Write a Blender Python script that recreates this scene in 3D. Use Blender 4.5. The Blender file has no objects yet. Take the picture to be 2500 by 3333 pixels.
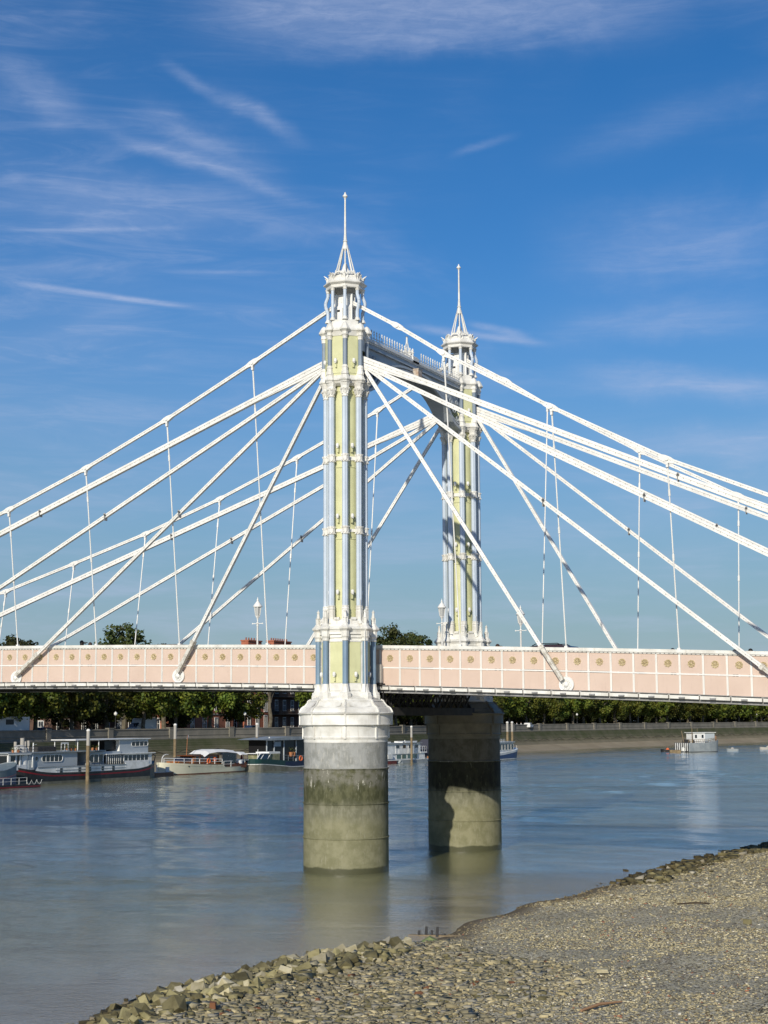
import bpy, math, random
import numpy as np
from math import sin, cos, pi, radians as R
from mathutils import Vector, Matrix

sc = bpy.context.scene
random.seed(7)
rng = np.random.default_rng(11)

# ------------------------------------------------------------------ camera
YAW, PIT, ROL = -0.4608, 0.13162, -0.0047
fw = Vector((sin(YAW)*cos(PIT), cos(YAW)*cos(PIT), sin(PIT)))
rt = Vector((cos(YAW), -sin(YAW), 0)); up = rt.cross(fw)
rt2 = rt*cos(ROL)+up*sin(ROL); up2 = up*cos(ROL)-rt*sin(ROL)
cd = bpy.data.cameras.new('camera'); cam = bpy.data.objects.new('camera', cd)
sc.collection.objects.link(cam)
cam.matrix_world = Matrix(((rt2.x, up2.x, -fw.x, 39.994), (rt2.y, up2.y, -fw.y, -75.8055), (rt2.z, up2.z, -fw.z, 8.0073), (0, 0, 0, 1)))
cd.sensor_fit = 'VERTICAL'; cd.sensor_height = 36; cd.lens = 5108.46/3333*36
cd.clip_start = 0.5; cd.clip_end = 9000
sc.camera = cam

# ------------------------------------------------------------------ sun and sky
SUN_EL = R(24.5)
sd = Vector((0.168*cos(SUN_EL), -0.986*cos(SUN_EL), sin(SUN_EL)))      # towards the sun
ld = bpy.data.lights.new('sun', 'SUN'); ld.energy = 4.2; ld.angle = R(0.53); ld.color = (1.0, 0.93, 0.80)
lo = bpy.data.objects.new('sun', ld); sc.collection.objects.link(lo)
lo.rotation_euler = sd.to_track_quat('Z', 'Y').to_euler()
lo.location = (30, -60, 60)

wd = bpy.data.worlds.new('World'); sc.world = wd; wd.use_nodes = True
def world():
    nt = wd.node_tree; N = nt.nodes; L = nt.links; N.clear()
    def nd(t, **k):
        n = N.new(t)
        for a, b in k.items(): setattr(n, a, b)
        return n
    def mth(op, a, b=None, c=None, clamp=False):
        n = nd('ShaderNodeMath', operation=op); n.use_clamp = clamp
        for i, v in enumerate((a, b, c)):
            if v is None: continue
            if hasattr(v, 'links'): L.new(v, n.inputs[i])
            else: n.inputs[i].default_value = v
        return n.outputs[0]
    sky = nd('ShaderNodeTexSky', sky_type='NISHITA', sun_disc=False, sun_elevation=SUN_EL,
             sun_rotation=math.atan2(sd.x, sd.y), altitude=0, air_density=1.0, dust_density=0.3, ozone_density=3.0)
    hs = nd('ShaderNodeHueSaturation'); hs.inputs['Saturation'].default_value = 1.30; hs.inputs['Value'].default_value = .98
    tint = nd('ShaderNodeMix', data_type='RGBA', blend_type='MULTIPLY'); tint.inputs[0].default_value = 1.0; tint.inputs[7].default_value = (.96, .96, 1.06, 1)
    L.new(sky.outputs[0], tint.inputs[6]); L.new(tint.outputs[2], hs.inputs['Color'])
    tc = nd('ShaderNodeTexCoord'); D = tc.outputs['Generated']
    def dot(v):
        n = nd('ShaderNodeVectorMath', operation='DOT_PRODUCT'); L.new(D, n.inputs[0]); n.inputs[1].default_value = v
        return n.outputs['Value']
    def noise(scale, detail=6, rough=.55, dist=0., mp=None):
        n = nd('ShaderNodeTexNoise'); n.inputs['Scale'].default_value = scale; n.inputs['Detail'].default_value = detail
        n.inputs['Roughness'].default_value = rough; n.inputs['Distortion'].default_value = dist
        src = D
        if mp:
            m = nd('ShaderNodeMapping'); m.inputs['Rotation'].default_value = mp[0]; m.inputs['Scale'].default_value = mp[1]
            m.inputs['Location'].default_value = mp[2] if len(mp) > 2 else (0, 0, 0)
            L.new(D, m.inputs['Vector']); src = m.outputs[0]
        L.new(src, n.inputs['Vector']); return n.outputs['Fac']
    def ramp(x, lo_, hi_, t='SMOOTHSTEP'):
        n = nd('ShaderNodeMapRange', interpolation_type=t); L.new(x, n.inputs[0])
        n.inputs[1].default_value = lo_; n.inputs[2].default_value = hi_; return n.outputs[0]
    # broad thin cirrus veils and finer fibres, everywhere in the sky
    veil = ramp(noise(3.0, 5, .6, .8, ((0, R(14), 0), (1, 1, 3.4))), .46, .80)
    fib = ramp(noise(9.0, 9, .66, .9, ((0, R(-16), R(20)), (1.2, 1.2, 9.0))), .40, .80)
    veil2 = ramp(noise(1.7, 4, .55, .6, ((0, R(20), R(35)), (1, 1, 2.2), (5, 2, 1))), .42, .72)
    mask = mth('ADD', mth('MULTIPLY', veil, .34), mth('MULTIPLY', mth('MULTIPLY', veil, fib), .70))
    mask = mth('ADD', mask, mth('MULTIPLY', mth('MULTIPLY', veil2, mth('ADD', .30, fib)), .52))
    low = ramp(dot((0, 0, 1)), .22, .02)
    hz = nd('ShaderNodeMix', data_type='RGBA'); L.new(mth('MULTIPLY', ramp(dot((0, 0, 1)), .30, -.02), .80), hz.inputs[0]); L.new(hs.outputs[0], hz.inputs[6]); hz.inputs[7].default_value = (1.85, 3.0, 3.72, 1)
    bands = ramp(noise(6.0, 7, .6, .3, ((0, R(3), 0), (1, 1, 9.0), (3, 1, 2))), .44, .74)
    mask = mth('ADD', mask, mth('MULTIPLY', mth('MULTIPLY', low, bands), .58))
    wob = noise(11.0, 6, .6, .4); wob2 = noise(48.0, 8, .72, .8, ((0, R(-20), 0), (1, 1, 4.0)))
    # single streaks: two ends on the sky sphere, half width, strength, raggedness
    def streak(A, B, w, s, rag, soft=.5):
        A, B = Vector(A).normalized(), Vector(B).normalized()
        T = (B-A); ln = T.length; T.normalize(); M = ((A+B)/2).normalized(); Nn = T.cross(M).normalized()
        a = mth('SUBTRACT', dot(T), T.dot(M)); a = mth('ABSOLUTE', a)
        c = dot(Nn); c = mth('ADD', c, mth('MULTIPLY', mth('SUBTRACT', wob, .5), w*rag))
        c = mth('DIVIDE', mth('ABSOLUTE', c), w)
        body = mth('POWER', ramp(c, 1.0, 0.0), 1.6)
        ends = ramp(a, ln*.5, ln*(.5-soft*.5))
        kx = .62 if w < .014 else .58
        tex = mth('ADD', 1-kx, mth('MULTIPLY', mth('ADD', mth('MULTIPLY', ramp(wob2, .25, .78), .45), mth('MULTIPLY', fib, .75)), kx*1.15))
        return mth('MULTIPLY', mth('MULTIPLY', mth('MULTIPLY', body, ends), tex), s)
    for sp in (((-0.5759, 0.7333, 0.3615), (-0.4542, 0.8326, 0.3171), .0085, .75, 2.4, .9),
               ((-0.5559, 0.7453, 0.3715), (-0.4642, 0.8226, 0.3251), .020, .45, 2.4, .9),
               ((-0.6318, 0.7300, 0.2687), (-0.5156, 0.8188, 0.2545), .0036, 1.05, 1.2, .8),
               ((-0.5067, 0.7697, 0.3884), (-0.4538, 0.8199, 0.3490), .010, .62, 3.0, .9),
               ((-0.53, 0.75, 0.3950), (-0.4950, 0.79, 0.3780), .008, .50, 3.0, .9),
               ((-0.6117, 0.6893, 0.3950), (-0.5653, 0.7424, 0.3550), .024, .55, 2.0, .9),
               ((-0.5257, 0.7422, 0.4250), (-0.2098, 0.8840, 0.4201), .040, .85, .8, .6),
               ((-0.4457, 0.7822, 0.4100), (-0.2998, 0.8640, 0.4041), .018, .35, 1.2, .9),
               ((-0.3600, 0.9000, 0.2900), (-0.1500, 0.9600, 0.2950), .050, .52, 1.2, .9),
               ((-0.3300, 0.9000, 0.1700), (-0.1500, 0.9600, 0.1600), .020, .62, 1.5, .9),
               ((-0.6600, 0.7200, 0.3300), (-0.4700, 0.8300, 0.3100), .034, .46, 1.4, .9),
               ((-0.4224, 0.8722, 0.2467), (-0.3300, 0.9144, 0.2330), .0048, .85, 1.6, .5),
               ((-0.3800, 0.8722, 0.2440), (-0.3450, 0.9144, 0.2400), .0050, .75, 1.6, .7),
               ((-0.6404, 0.7251, 0.2989), (-0.5082, 0.7995, 0.3036), .0030, .38, 1.0, .7),
               ((-0.3421, 0.9140, 0.2150), (-0.1713, 0.9598, 0.1945), .018, .72, 1.5, .7),
               ((-0.3621, 0.9140, 0.2420), (-0.1713, 0.9598, 0.2500), .024, .56, 1.5, .9),
               ((-0.3349, 0.8556, 0.3300), (-0.1500, 0.8825, 0.3700), .020, .25, 1.5, .9),
               ((-0.3849, 0.8556, 0.3461), (-0.3329, 0.8725, 0.3577), .005, .33, 2.0, .9),
               ((-0.5578, 0.7821, 0.2777), (-0.4726, 0.8360, 0.2787), .0028, .35, 1.0, .8),
               ((-0.66, 0.72, 0.2740), (-0.5400, 0.80, 0.2840), .010, .35, 1.6, .9)):
        mask = mth('ADD', mask, streak(*sp))
    mask = mth('MULTIPLY', mask, 1.0, clamp=True)
    cl = nd('ShaderNodeMix', data_type='RGBA'); L.new(mth('MULTIPLY', mask, .66), cl.inputs[0])
    L.new(hz.outputs[2], cl.inputs[6]); cl.inputs[7].default_value = (4.9, 5.7, 7.9, 1)
    bg = nd('ShaderNodeBackground'); bg.inputs[1].default_value = 0.096; L.new(cl.outputs[2], bg.inputs[0])
    out = nd('ShaderNodeOutputWorld'); L.new(bg.outputs[0], out.inputs[0])
world()
sc.view_settings.view_transform = 'Standard'; sc.view_settings.look = 'None'
sc.view_settings.exposure = 0.0; sc.view_settings.gamma = 1.0; sc.view_settings.use_curve_mapping = False
sc.cycles.max_bounces = 6

# ------------------------------------------------------------------ helpers
COL = sc.collection
class MB:
    """collects shapes as plain vertex and face lists"""
    def __init__(s): s.v = []; s.f = []; s.m = []; s.mi = 0
    def add(s, vs, fs):
        o = len(s.v); s.v += [tuple(v) for v in vs]; s.f += [tuple(i+o for i in f) for f in fs]; s.m += [s.mi]*len(fs)
        return s
    def box(s, x0, x1, y0, y1, z0, z1):
        v = [(x, y, z) for z in (z0, z1) for y in (y0, y1) for x in (x0, x1)]
        return s.add(v, [(0, 2, 3, 1), (4, 5, 7, 6), (0, 1, 5, 4), (2, 6, 7, 3), (0, 4, 6, 2), (1, 3, 7, 5)])
    def beam(s, p0, p1, w, h, roll=0., w1=None, h1=None):
        p0, p1 = Vector(p0), Vector(p1); d = (p1-p0).normalized()
        ref = Vector((0, 0, 1)) if abs(d.z) < .97 else Vector((1, 0, 0))
        a = d.cross(ref).normalized(); b = a.cross(d).normalized()
        if roll: a, b = a*cos(roll)+b*sin(roll), b*cos(roll)-a*sin(roll)
        w1 = w if w1 is None else w1; h1 = h if h1 is None else h1
        v = []
        for p, ww, hh in ((p0, w, h), (p1, w1, h1)):
            v += [p-a*ww/2-b*hh/2, p+a*ww/2-b*hh/2, p+a*ww/2+b*hh/2, p-a*ww/2+b*hh/2]
        return s.add(v, [(3, 2, 1, 0), (4, 5, 6, 7), (0, 1, 5, 4), (1, 2, 6, 5), (2, 3, 7, 6), (3, 0, 4, 7)])
    def tube(s, p0, p1, r0, r1=None, n=8):
        r1 = r0 if r1 is None else r1
        p0, p1 = Vector(p0), Vector(p1); d = (p1-p0).normalized()
        ref = Vector((0, 0, 1)) if abs(d.z) < .97 else Vector((1, 0, 0))
        a = d.cross(ref).normalized(); b = a.cross(d)
        v = [p+(a*cos(t)+b*sin(t))*r for p, r in ((p0, r0), (p1, r1)) for t in [2*pi*i/n for i in range(n)]]
        f = [(i, (i+1) % n, n+(i+1) % n, n+i) for i in range(n)]+[tuple(range(n))[::-1], tuple(range(n, 2*n))]
        return s.add(v, [tuple(reversed(q)) for q in f])
    def path(s, pts, r, n=6):
        for a, b in zip(pts[:-1], pts[1:]): s.tube(a, b, r, n=n)
        return s
    def lathe(s, prof, n=8, a0=0., cx=0., cy=0., flute=0., caps=True, sx=1., sy=1., arc=None):
        v = []
        for r, z in prof:
            for i in range(n):
                t = a0+2*pi*i/n; q = r*(1-flute*(i % 2)); v.append((cx+sx*q*cos(t), cy+sy*q*sin(t), z))
        f = []
        for j in range(len(prof)-1):
            for i in range(n):
                a, b = j*n+i, j*n+(i+1) % n; f.append((a, b, b+n, a+n))
        if caps: f.append(tuple(range(n))[::-1]); f.append(tuple(range((len(prof)-1)*n, len(prof)*n)))
        return s.add(v, f)
    def prism(s, poly, z0, z1):
        n = len(poly); v = [(x, y, z0) for x, y in poly]+[(x, y, z1) for x, y in poly]
        return s.add(v, [tuple(range(n))[::-1], tuple(range(n, 2*n))]+[(i, (i+1) % n, n+(i+1) % n, n+i) for i in range(n)])
    def extr(s, poly, y0, y1):
        """poly in x,z extruded along y"""
        n = len(poly); v = [(x, y0, z) for x, z in poly]+[(x, y1, z) for x, z in poly]
        return s.add(v, [tuple(range(n)), tuple(range(n, 2*n))[::-1]]+[((i+1) % n, i, n+i, n+(i+1) % n) for i in range(n)])
    def xf(s, M):
        s.v = [tuple(M @ Vector(v)) for v in s.v]; return s
    def shift(s, dx, dy, dz):
        s.v = [(x+dx, y+dy, z+dz) for x, y, z in s.v]; return s
    def mesh(s, name, mats, smooth=None):
        me = bpy.data.meshes.new(name); me.from_pydata(s.v, [], s.f)
        for m in (mats if isinstance(mats, (list, tuple)) else [mats]): me.materials.append(m)
        if max(s.m, default=0): me.polygons.foreach_set('material_index', s.m)
        me.update()
        if smooth is not None:
            me.shade_smooth()
            try: me.set_sharp_from_angle(angle=R(smooth))
            except Exception: pass
        return me
def link(name, data, parent=None, loc=(0, 0, 0), rz=0., **props):
    o = bpy.data.objects.new(name, data); COL.objects.link(o); o.location = loc; o.rotation_euler = (0, 0, rz)
    if parent: o.parent = parent
    for k, v in props.items(): o[k] = v
    return o
def part(name, mb, mats, parent, loc=(0, 0, 0), rz=0., smooth=None, **props):
    return link(name, mb.mesh(name, mats, smooth), parent, loc, rz, **props)
def thing(name, label, cat, loc=(0, 0, 0), rz=0., group=None, data=None):
    o = link(name, data, None, loc, rz); o['label'] = label; o['category'] = cat
    if group: o['group'] = group
    return o
def struct(name, mb, mats, smooth=None, kind='structure', **props):
    return link(name, mb.mesh(name, mats, smooth), kind=kind, **props)
def copy_tree(o, parent=None, loc=None, rz=None, label=None, group=None):
    c = o.copy(); COL.objects.link(c); c.parent = parent
    if loc is not None: c.location = loc
    if rz is not None: c.rotation_euler = (0, 0, rz)
    if label: c['label'] = label
    if group: c['group'] = group
    for ch in list(o.children): copy_tree(ch, c)
    return c

# ------------------------------------------------------------------ materials
def mat(name, col, rough=.6, col2=None, sc2=3., spec=.35, metal=0., bump=0., bsc=20., streak=0., streak_col=(.25, .22, .16), island=0., trans=0., lo_=.4, hi_=.62, objrand=0., wetz=None):
    m = bpy.data.materials.new(name); m.use_nodes = True; nt = m.node_tree; N = nt.nodes; L = nt.links
    b = N['Principled BSDF']; b.inputs['Roughness'].default_value = rough; b.inputs['Metallic'].default_value = metal
    b.inputs['Specular IOR Level'].default_value = spec
    b.inputs['Base Color'].default_value = (*col, 1)
    geo = N.new('ShaderNodeNewGeometry'); cur = None
    def mixc(fac, a, bcol, mode='MIX'):
        x = N.new('ShaderNodeMix'); x.data_type = 'RGBA'; x.blend_type = mode
        if hasattr(fac, 'links'): L.new(fac, x.inputs[0])
        else: x.inputs[0].default_value = fac
        for i, c in ((6, a), (7, bcol)):
            if hasattr(c, 'links'): L.new(c, x.inputs[i])
            else: x.inputs[i].default_value = (*c, 1)
        return x.outputs[2]
    def noise(scale, stretch=None, detail=5, rgh=.6):
        n = N.new('ShaderNodeTexNoise'); n.inputs['Scale'].default_value = scale; n.inputs['Detail'].default_value = detail; n.inputs['Roughness'].default_value = rgh
        if stretch:
            mp = N.new('ShaderNodeMapping'); mp.inputs['Scale'].default_value = stretch; L.new(geo.outputs['Position'], mp.inputs[0]); L.new(mp.outputs[0], n.inputs['Vector'])
        else: L.new(geo.outputs['Position'], n.inputs['Vector'])
        return n.outputs['Fac']
    def rmp(x, a, c):
        n = N.new('ShaderNodeMapRange'); L.new(x, n.inputs[0]); n.inputs[1].default_value = a; n.inputs[2].default_value = c; return n.outputs[0]
    cur = col
    if col2 is not None: cur = mixc(rmp(noise(sc2), lo_, hi_), col, col2)
    if streak:
        f = rmp(noise(2.2, (3, 3, .35), 7, .7), .56, .78)
        mm = N.new('ShaderNodeMath'); mm.operation = 'MULTIPLY'; L.new(f, mm.inputs[0]); mm.inputs[1].default_value = streak
        cur = mixc(mm.outputs[0], cur, streak_col)
    if island or objrand:
        if island: src = geo.outputs['Random Per Island']; amt = island
        else: oi = N.new('ShaderNodeObjectInfo'); src = oi.outputs['Random']; amt = objrand
        hv = N.new('ShaderNodeHueSaturation'); mr = N.new('ShaderNodeMapRange'); L.new(src, mr.inputs[0]); mr.inputs[3].default_value = 1-amt; mr.inputs[4].default_value = 1+amt
        L.new(mr.outputs[0], hv.inputs['Value'])
        if hasattr(cur, 'links'): L.new(cur, hv.inputs['Color'])
        else: hv.inputs['Color'].default_value = (*cur, 1)
        cur = hv.outputs[0]
    if wetz:
        sx = N.new('ShaderNodeSeparateXYZ'); L.new(geo.outputs['Position'], sx.inputs[0]); an = N.new('ShaderNodeMath'); an.operation = 'MULTIPLY_ADD'; L.new(noise(.8), an.inputs[0]); an.inputs[1].default_value = .35; L.new(sx.outputs[2], an.inputs[2])
        cur = mixc(rmp(an.outputs[0], wetz+.30, wetz+.06), cur, (.40, .36, .30), 'MULTIPLY')
    if hasattr(cur, 'links'): L.new(cur, b.inputs['Base Color'])
    if bump:
        bp = N.new('ShaderNodeBump'); bp.inputs['Strength'].default_value = bump; bp.inputs['Distance'].default_value = .02
        L.new(noise(bsc), bp.inputs['Height']); L.new(bp.outputs[0], b.inputs['Normal'])
    return m
WHITE = mat('white_paint', (.76, .75, .70), .45, (.60, .585, .53), 1.3, bump=.12, bsc=9, streak=.65, streak_col=(.40, .34, .25))
WHITE2 = mat('white_paint_clean', (.77, .76, .72), .42, (.71, .70, .66), .8)
PORT = mat('portal_paint_shade', (.40, .44, .47), .4, (.34, .38, .41), 1.5, streak=.5)  # white steel darkened to grey-blue, partly standing in for the beam's shade
STEEL = mat('white_steel', (.78, .77, .73), .38, (.68, .67, .63), 2.1, streak=.45, streak_col=(.5, .47, .4))
OLDST = mat('weathered_casing', (.62, .60, .54), .5, (.36, .33, .27), 5., bump=.3, bsc=30)
LILAC = mat('pale_blue_paint', (.53, .60, .68), .42, (.47, .54, .62), 1.0)
SLATE = mat('slate_blue_paint', (.19, .28, .37), .45, (.16, .24, .33), 1.5)
SLATE2 = mat('grey_blue_paint', (.22, .27, .33), .45, (.19, .24, .30), 1.5)
YEL = mat('yellow_green_paint', (.60, .60, .35), .5, (.54, .54, .31), 1.2, streak=.45, streak_col=(.40, .40, .23))
PINK = mat('pink_paint', (.615, .48, .395), .5, (.56, .43, .35), .5, streak=.55, streak_col=(.44, .33, .26), lo_=.35, hi_=.68)
GOLD = mat('gold_leaf', (.66, .56, .33), .4, (.50, .41, .22), 6., metal=.15, spec=.6)
GREY = mat('grey_metal', (.30, .30, .30), .5, (.22, .22, .21), 3.)
BULB = mat('bulb_glass', (.42, .41, .38), .4)
DARK = mat('dark_steel', (.035, .035, .035), .7, (.06, .055, .05), 2.)
BLACK = mat('black_paint', (.012, .012, .013), .35)
ASPH = mat('asphalt', (.055, .055, .056), .9, (.04, .04, .04), 3.)
GLASS = mat('dark_glass', (.02, .026, .03), .08, spec=.8)
GREYHULL = mat('grey_hull_paint', (.30, .33, .34), .5, (.22, .25, .27), .8, streak=.4, streak_col=(.18, .15, .11))
def pier_mat(far=False):  # far copy is darker: deck shade put into the colour, besides black stains
    m = mat('river_pier_iron_painted_shade' if far else 'river_pier_iron', (.3, .3, .3), .7, bump=.5, bsc=6.); nt = m.node_tree; N = nt.nodes; L = nt.links; b = N['Principled BSDF']
    geo = N.new('ShaderNodeNewGeometry'); sp = N.new('ShaderNodeSeparateXYZ'); L.new(geo.outputs['Position'], sp.inputs[0])
    def noise(scale, st=(1, 1, 1), det=7, rg=.65):
        mp = N.new('ShaderNodeMapping'); mp.inputs['Scale'].default_value = st; L.new(geo.outputs['Position'], mp.inputs[0])
        n = N.new('ShaderNodeTexNoise'); n.inputs['Scale'].default_value = scale; n.inputs['Detail'].default_value = det; n.inputs['Roughness'].default_value = rg
        L.new(mp.outputs[0], n.inputs['Vector']); return n.outputs['Fac']
    def ma(op, a, c):
        n = N.new('ShaderNodeMath'); n.operation = op
        for i, v in enumerate((a, c)):
            if hasattr(v, 'links'): L.new(v, n.inputs[i])
            else: n.inputs[i].default_value = v
        return n.outputs[0]
    def rm(x, a, c):
        n = N.new('ShaderNodeMapRange'); n.interpolation_type = 'SMOOTHSTEP'; L.new(x, n.inputs[0]); n.inputs[1].default_value = a; n.inputs[2].default_value = c; return n.outputs[0]
    def mx(f, a, c):
        x = N.new('ShaderNodeMix'); x.data_type = 'RGBA'; L.new(f, x.inputs[0])
        for i, q in ((6, a), (7, c)):
            if hasattr(q, 'links'): L.new(q, x.inputs[i])
            else: x.inputs[i].default_value = (*q, 1)
        return x.outputs[2]
    z = ma('ADD', sp.outputs[2], ma('MULTIPLY', ma('SUBTRACT', noise(1.6, (1, 1, .5), 5, .6), .5), 1.1))
    n1 = noise(1.6); n2 = noise(3.4, (1, 1, .5)); n3 = noise(7., (1.6, 1.6, .3)); n4 = noise(2.3, (2.2, 2.2, .6), 8, .75)
    c = mx(rm(n1, .35, .65), (.235, .225, .135), (.17, .165, .09))                      # low: silt olive
    c = mx(rm(n3, .55, .75), c, (.29, .275, .195))
    c = mx(ma('MULTIPLY', rm(z, 2.3, 3.3), .7), c, mx(rm(n2, .4, .6), (.125, .125, .085), (.21, .205, .15)))
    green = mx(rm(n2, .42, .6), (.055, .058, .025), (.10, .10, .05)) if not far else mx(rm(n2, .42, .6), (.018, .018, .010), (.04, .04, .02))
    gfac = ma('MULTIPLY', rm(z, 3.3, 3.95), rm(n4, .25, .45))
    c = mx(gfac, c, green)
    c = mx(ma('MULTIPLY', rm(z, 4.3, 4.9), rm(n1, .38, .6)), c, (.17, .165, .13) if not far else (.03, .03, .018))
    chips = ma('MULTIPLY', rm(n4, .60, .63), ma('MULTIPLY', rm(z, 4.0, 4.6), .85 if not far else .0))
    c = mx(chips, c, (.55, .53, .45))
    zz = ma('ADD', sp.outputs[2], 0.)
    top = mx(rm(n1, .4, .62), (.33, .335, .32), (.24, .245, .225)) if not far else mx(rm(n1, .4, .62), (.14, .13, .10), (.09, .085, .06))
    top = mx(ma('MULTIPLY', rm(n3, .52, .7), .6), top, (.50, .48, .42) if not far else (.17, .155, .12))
    top = mx(ma('MULTIPLY', rm(noise(2.2, (1, 1, .15)), .6, .72), .7), top, (.20, .19, .14))
    c = mx(rm(zz, 5.45, 5.47), c, top)
    c = mx(rm(ma('ADD', sp.outputs[2], ma('MULTIPLY', noise(1.0, (1, 1, .2), 3, .5), .3)), .52, .42), c, (.075, .075, .04))                                            # wet foot
    L.new(c, b.inputs['Base Color'])
    r = N.new('ShaderNodeMapRange'); L.new(z, r.inputs[0]); r.inputs[1].default_value = .25; r.inputs[2].default_value = .5; r.inputs[3].default_value = .3; r.inputs[4].default_value = .8
    L.new(r.outputs[0], b.inputs['Roughness'])
    return m
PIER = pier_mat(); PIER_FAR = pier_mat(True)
A0 = R(-63.5)                                   # the tower's eight corners
CORN = [A0+k*pi/4 for k in range(8)]
def ztop(u): t = u/10; return 12.1157-.3116*t-.0336*t*t
def zbot(u): t = u/10; return 9.9786-.3118*t-.044*t*t
W = 15.94; VT = 1.80; PP = 1.202

# ================================================================== bridge piers
def make_pier():
    t = thing('bridge_pier', 'nearer round iron river pier, sunlit with white painted top and grey peeling drum', 'bridge pier', (0, 0, -1.5))
    o = 1.5
    for z0, z1, r in ((-1.5, 1.85, 2.285), (1.85, 3.64, 2.28), (3.64, 5.46, 2.275)):
        b = MB().lathe([(r, z0), (r, z1-.05)], 72).shift(0, 0, o)
        d = part('drum', b, PIER, t, smooth=35)
        f = MB().lathe([(r-.02, z1-.06), (r+.035, z1-.055), (r+.045, z1-.01), (r+.02, z1+.01), (r-.02, z1+.012)], 72, caps=False).shift(0, 0, o)
        part('flange', f, PIER, d, smooth=35)
    part('drum', MB().lathe([(2.255, 5.46), (2.255, 6.83)], 72).shift(0, 0, o), PIER, t, smooth=35)
    part('painted_band', MB().lathe([(2.27, 6.82), (2.27, 7.0), (2.31, 7.02), (2.33, 7.1), (2.30, 7.16)], 72, caps=False).shift(0, 0, o), WHITE, t, smooth=35)
    part('lower_ring', MB().lathe([(2.30, 7.1), (2.30, 7.60), (2.34, 7.66), (2.34, 7.73)], 72).shift(0, 0, o), WHITE, t, smooth=35)
    part('upper_ring', MB().lathe([(2.47, 7.73), (2.49, 7.76), (2.47, 7.80), (2.47, 8.26), (2.52, 8.30), (2.58, 8.33), (2.60, 8.38), (2.50, 8.42)], 72).shift(0, 0, o), WHITE, t, smooth=35)
    for a in CORN:
        b = MB()
        for z0, z1, r in ((7.02, 7.72, 2.31), (7.74, 8.36, 2.48)):
            b.beam((r*cos(a), r*sin(a), z0+o), (r*cos(a), r*sin(a), z1+o), .10, .10, roll=-a)
        part('rib', b, WHITE, t)
    # bell shaped iron skirt up to the tower's foot, ridges at its corners
    bell = [(2.50, 8.40), (2.46, 8.50), (2.40, 8.60), (2.34, 8.66), (2.20, 8.74), (2.10, 8.86), (2.03, 8.95), (2.03, 9.02), (1.93, 9.04), (1.90, 9.10)]
    part('skirt', MB().lathe(bell, 8, A0).shift(0, 0, o), WHITE, t)
    for k, a in enumerate(CORN):
        pts = [((r+.02)*cos(a), (r+.02)*sin(a), z+.02+o) for r, z in bell]
        b = MB()
        for p, q in zip(pts[:-1], pts[1:]): b.beam(p, q, .09, .07)
        part('ridge', b, WHITE, t)
        # scalloped hood plates on each face
        m_ = a+pi/8; rr = 2.13*cos(pi/8); hw = .62
        vv = []; n = 9
        for i in range(n):
            s_ = -1+2*i/(n-1); dz = .16*(1-s_*s_)
            for (r_, z_) in ((rr-.02, 8.94), (rr+.13+.02*(1-s_*s_), 8.76-dz*.55)):
                vv.append((r_*cos(m_)-s_*hw*sin(m_), r_*sin(m_)+s_*hw*cos(m_), z_+o))
        fs = [(2*i, 2*i+1, 2*i+3, 2*i+2) for i in range(n-1)]
        part('hood_plate', MB().add(vv, fs), WHITE, t)
    return t
pier = make_pier()
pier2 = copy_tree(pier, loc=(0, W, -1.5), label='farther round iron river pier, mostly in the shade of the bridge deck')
GRIMY_SHADE = mat('grimy_shade_pier_paint', (.19, .175, .13), .6, (.14, .13, .095), 1.3, bump=.12, bsc=9, streak=.5, streak_col=(.2, .18, .13))  # white pier paint darkened: deck shade mixed into the grime colour
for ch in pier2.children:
    if ch.data.materials[0] == WHITE: ch.data = ch.data.copy(); ch.data.materials[0] = GRIMY_SHADE
    else: ch.data = ch.data.copy(); ch.data.materials[0] = PIER_FAR

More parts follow.
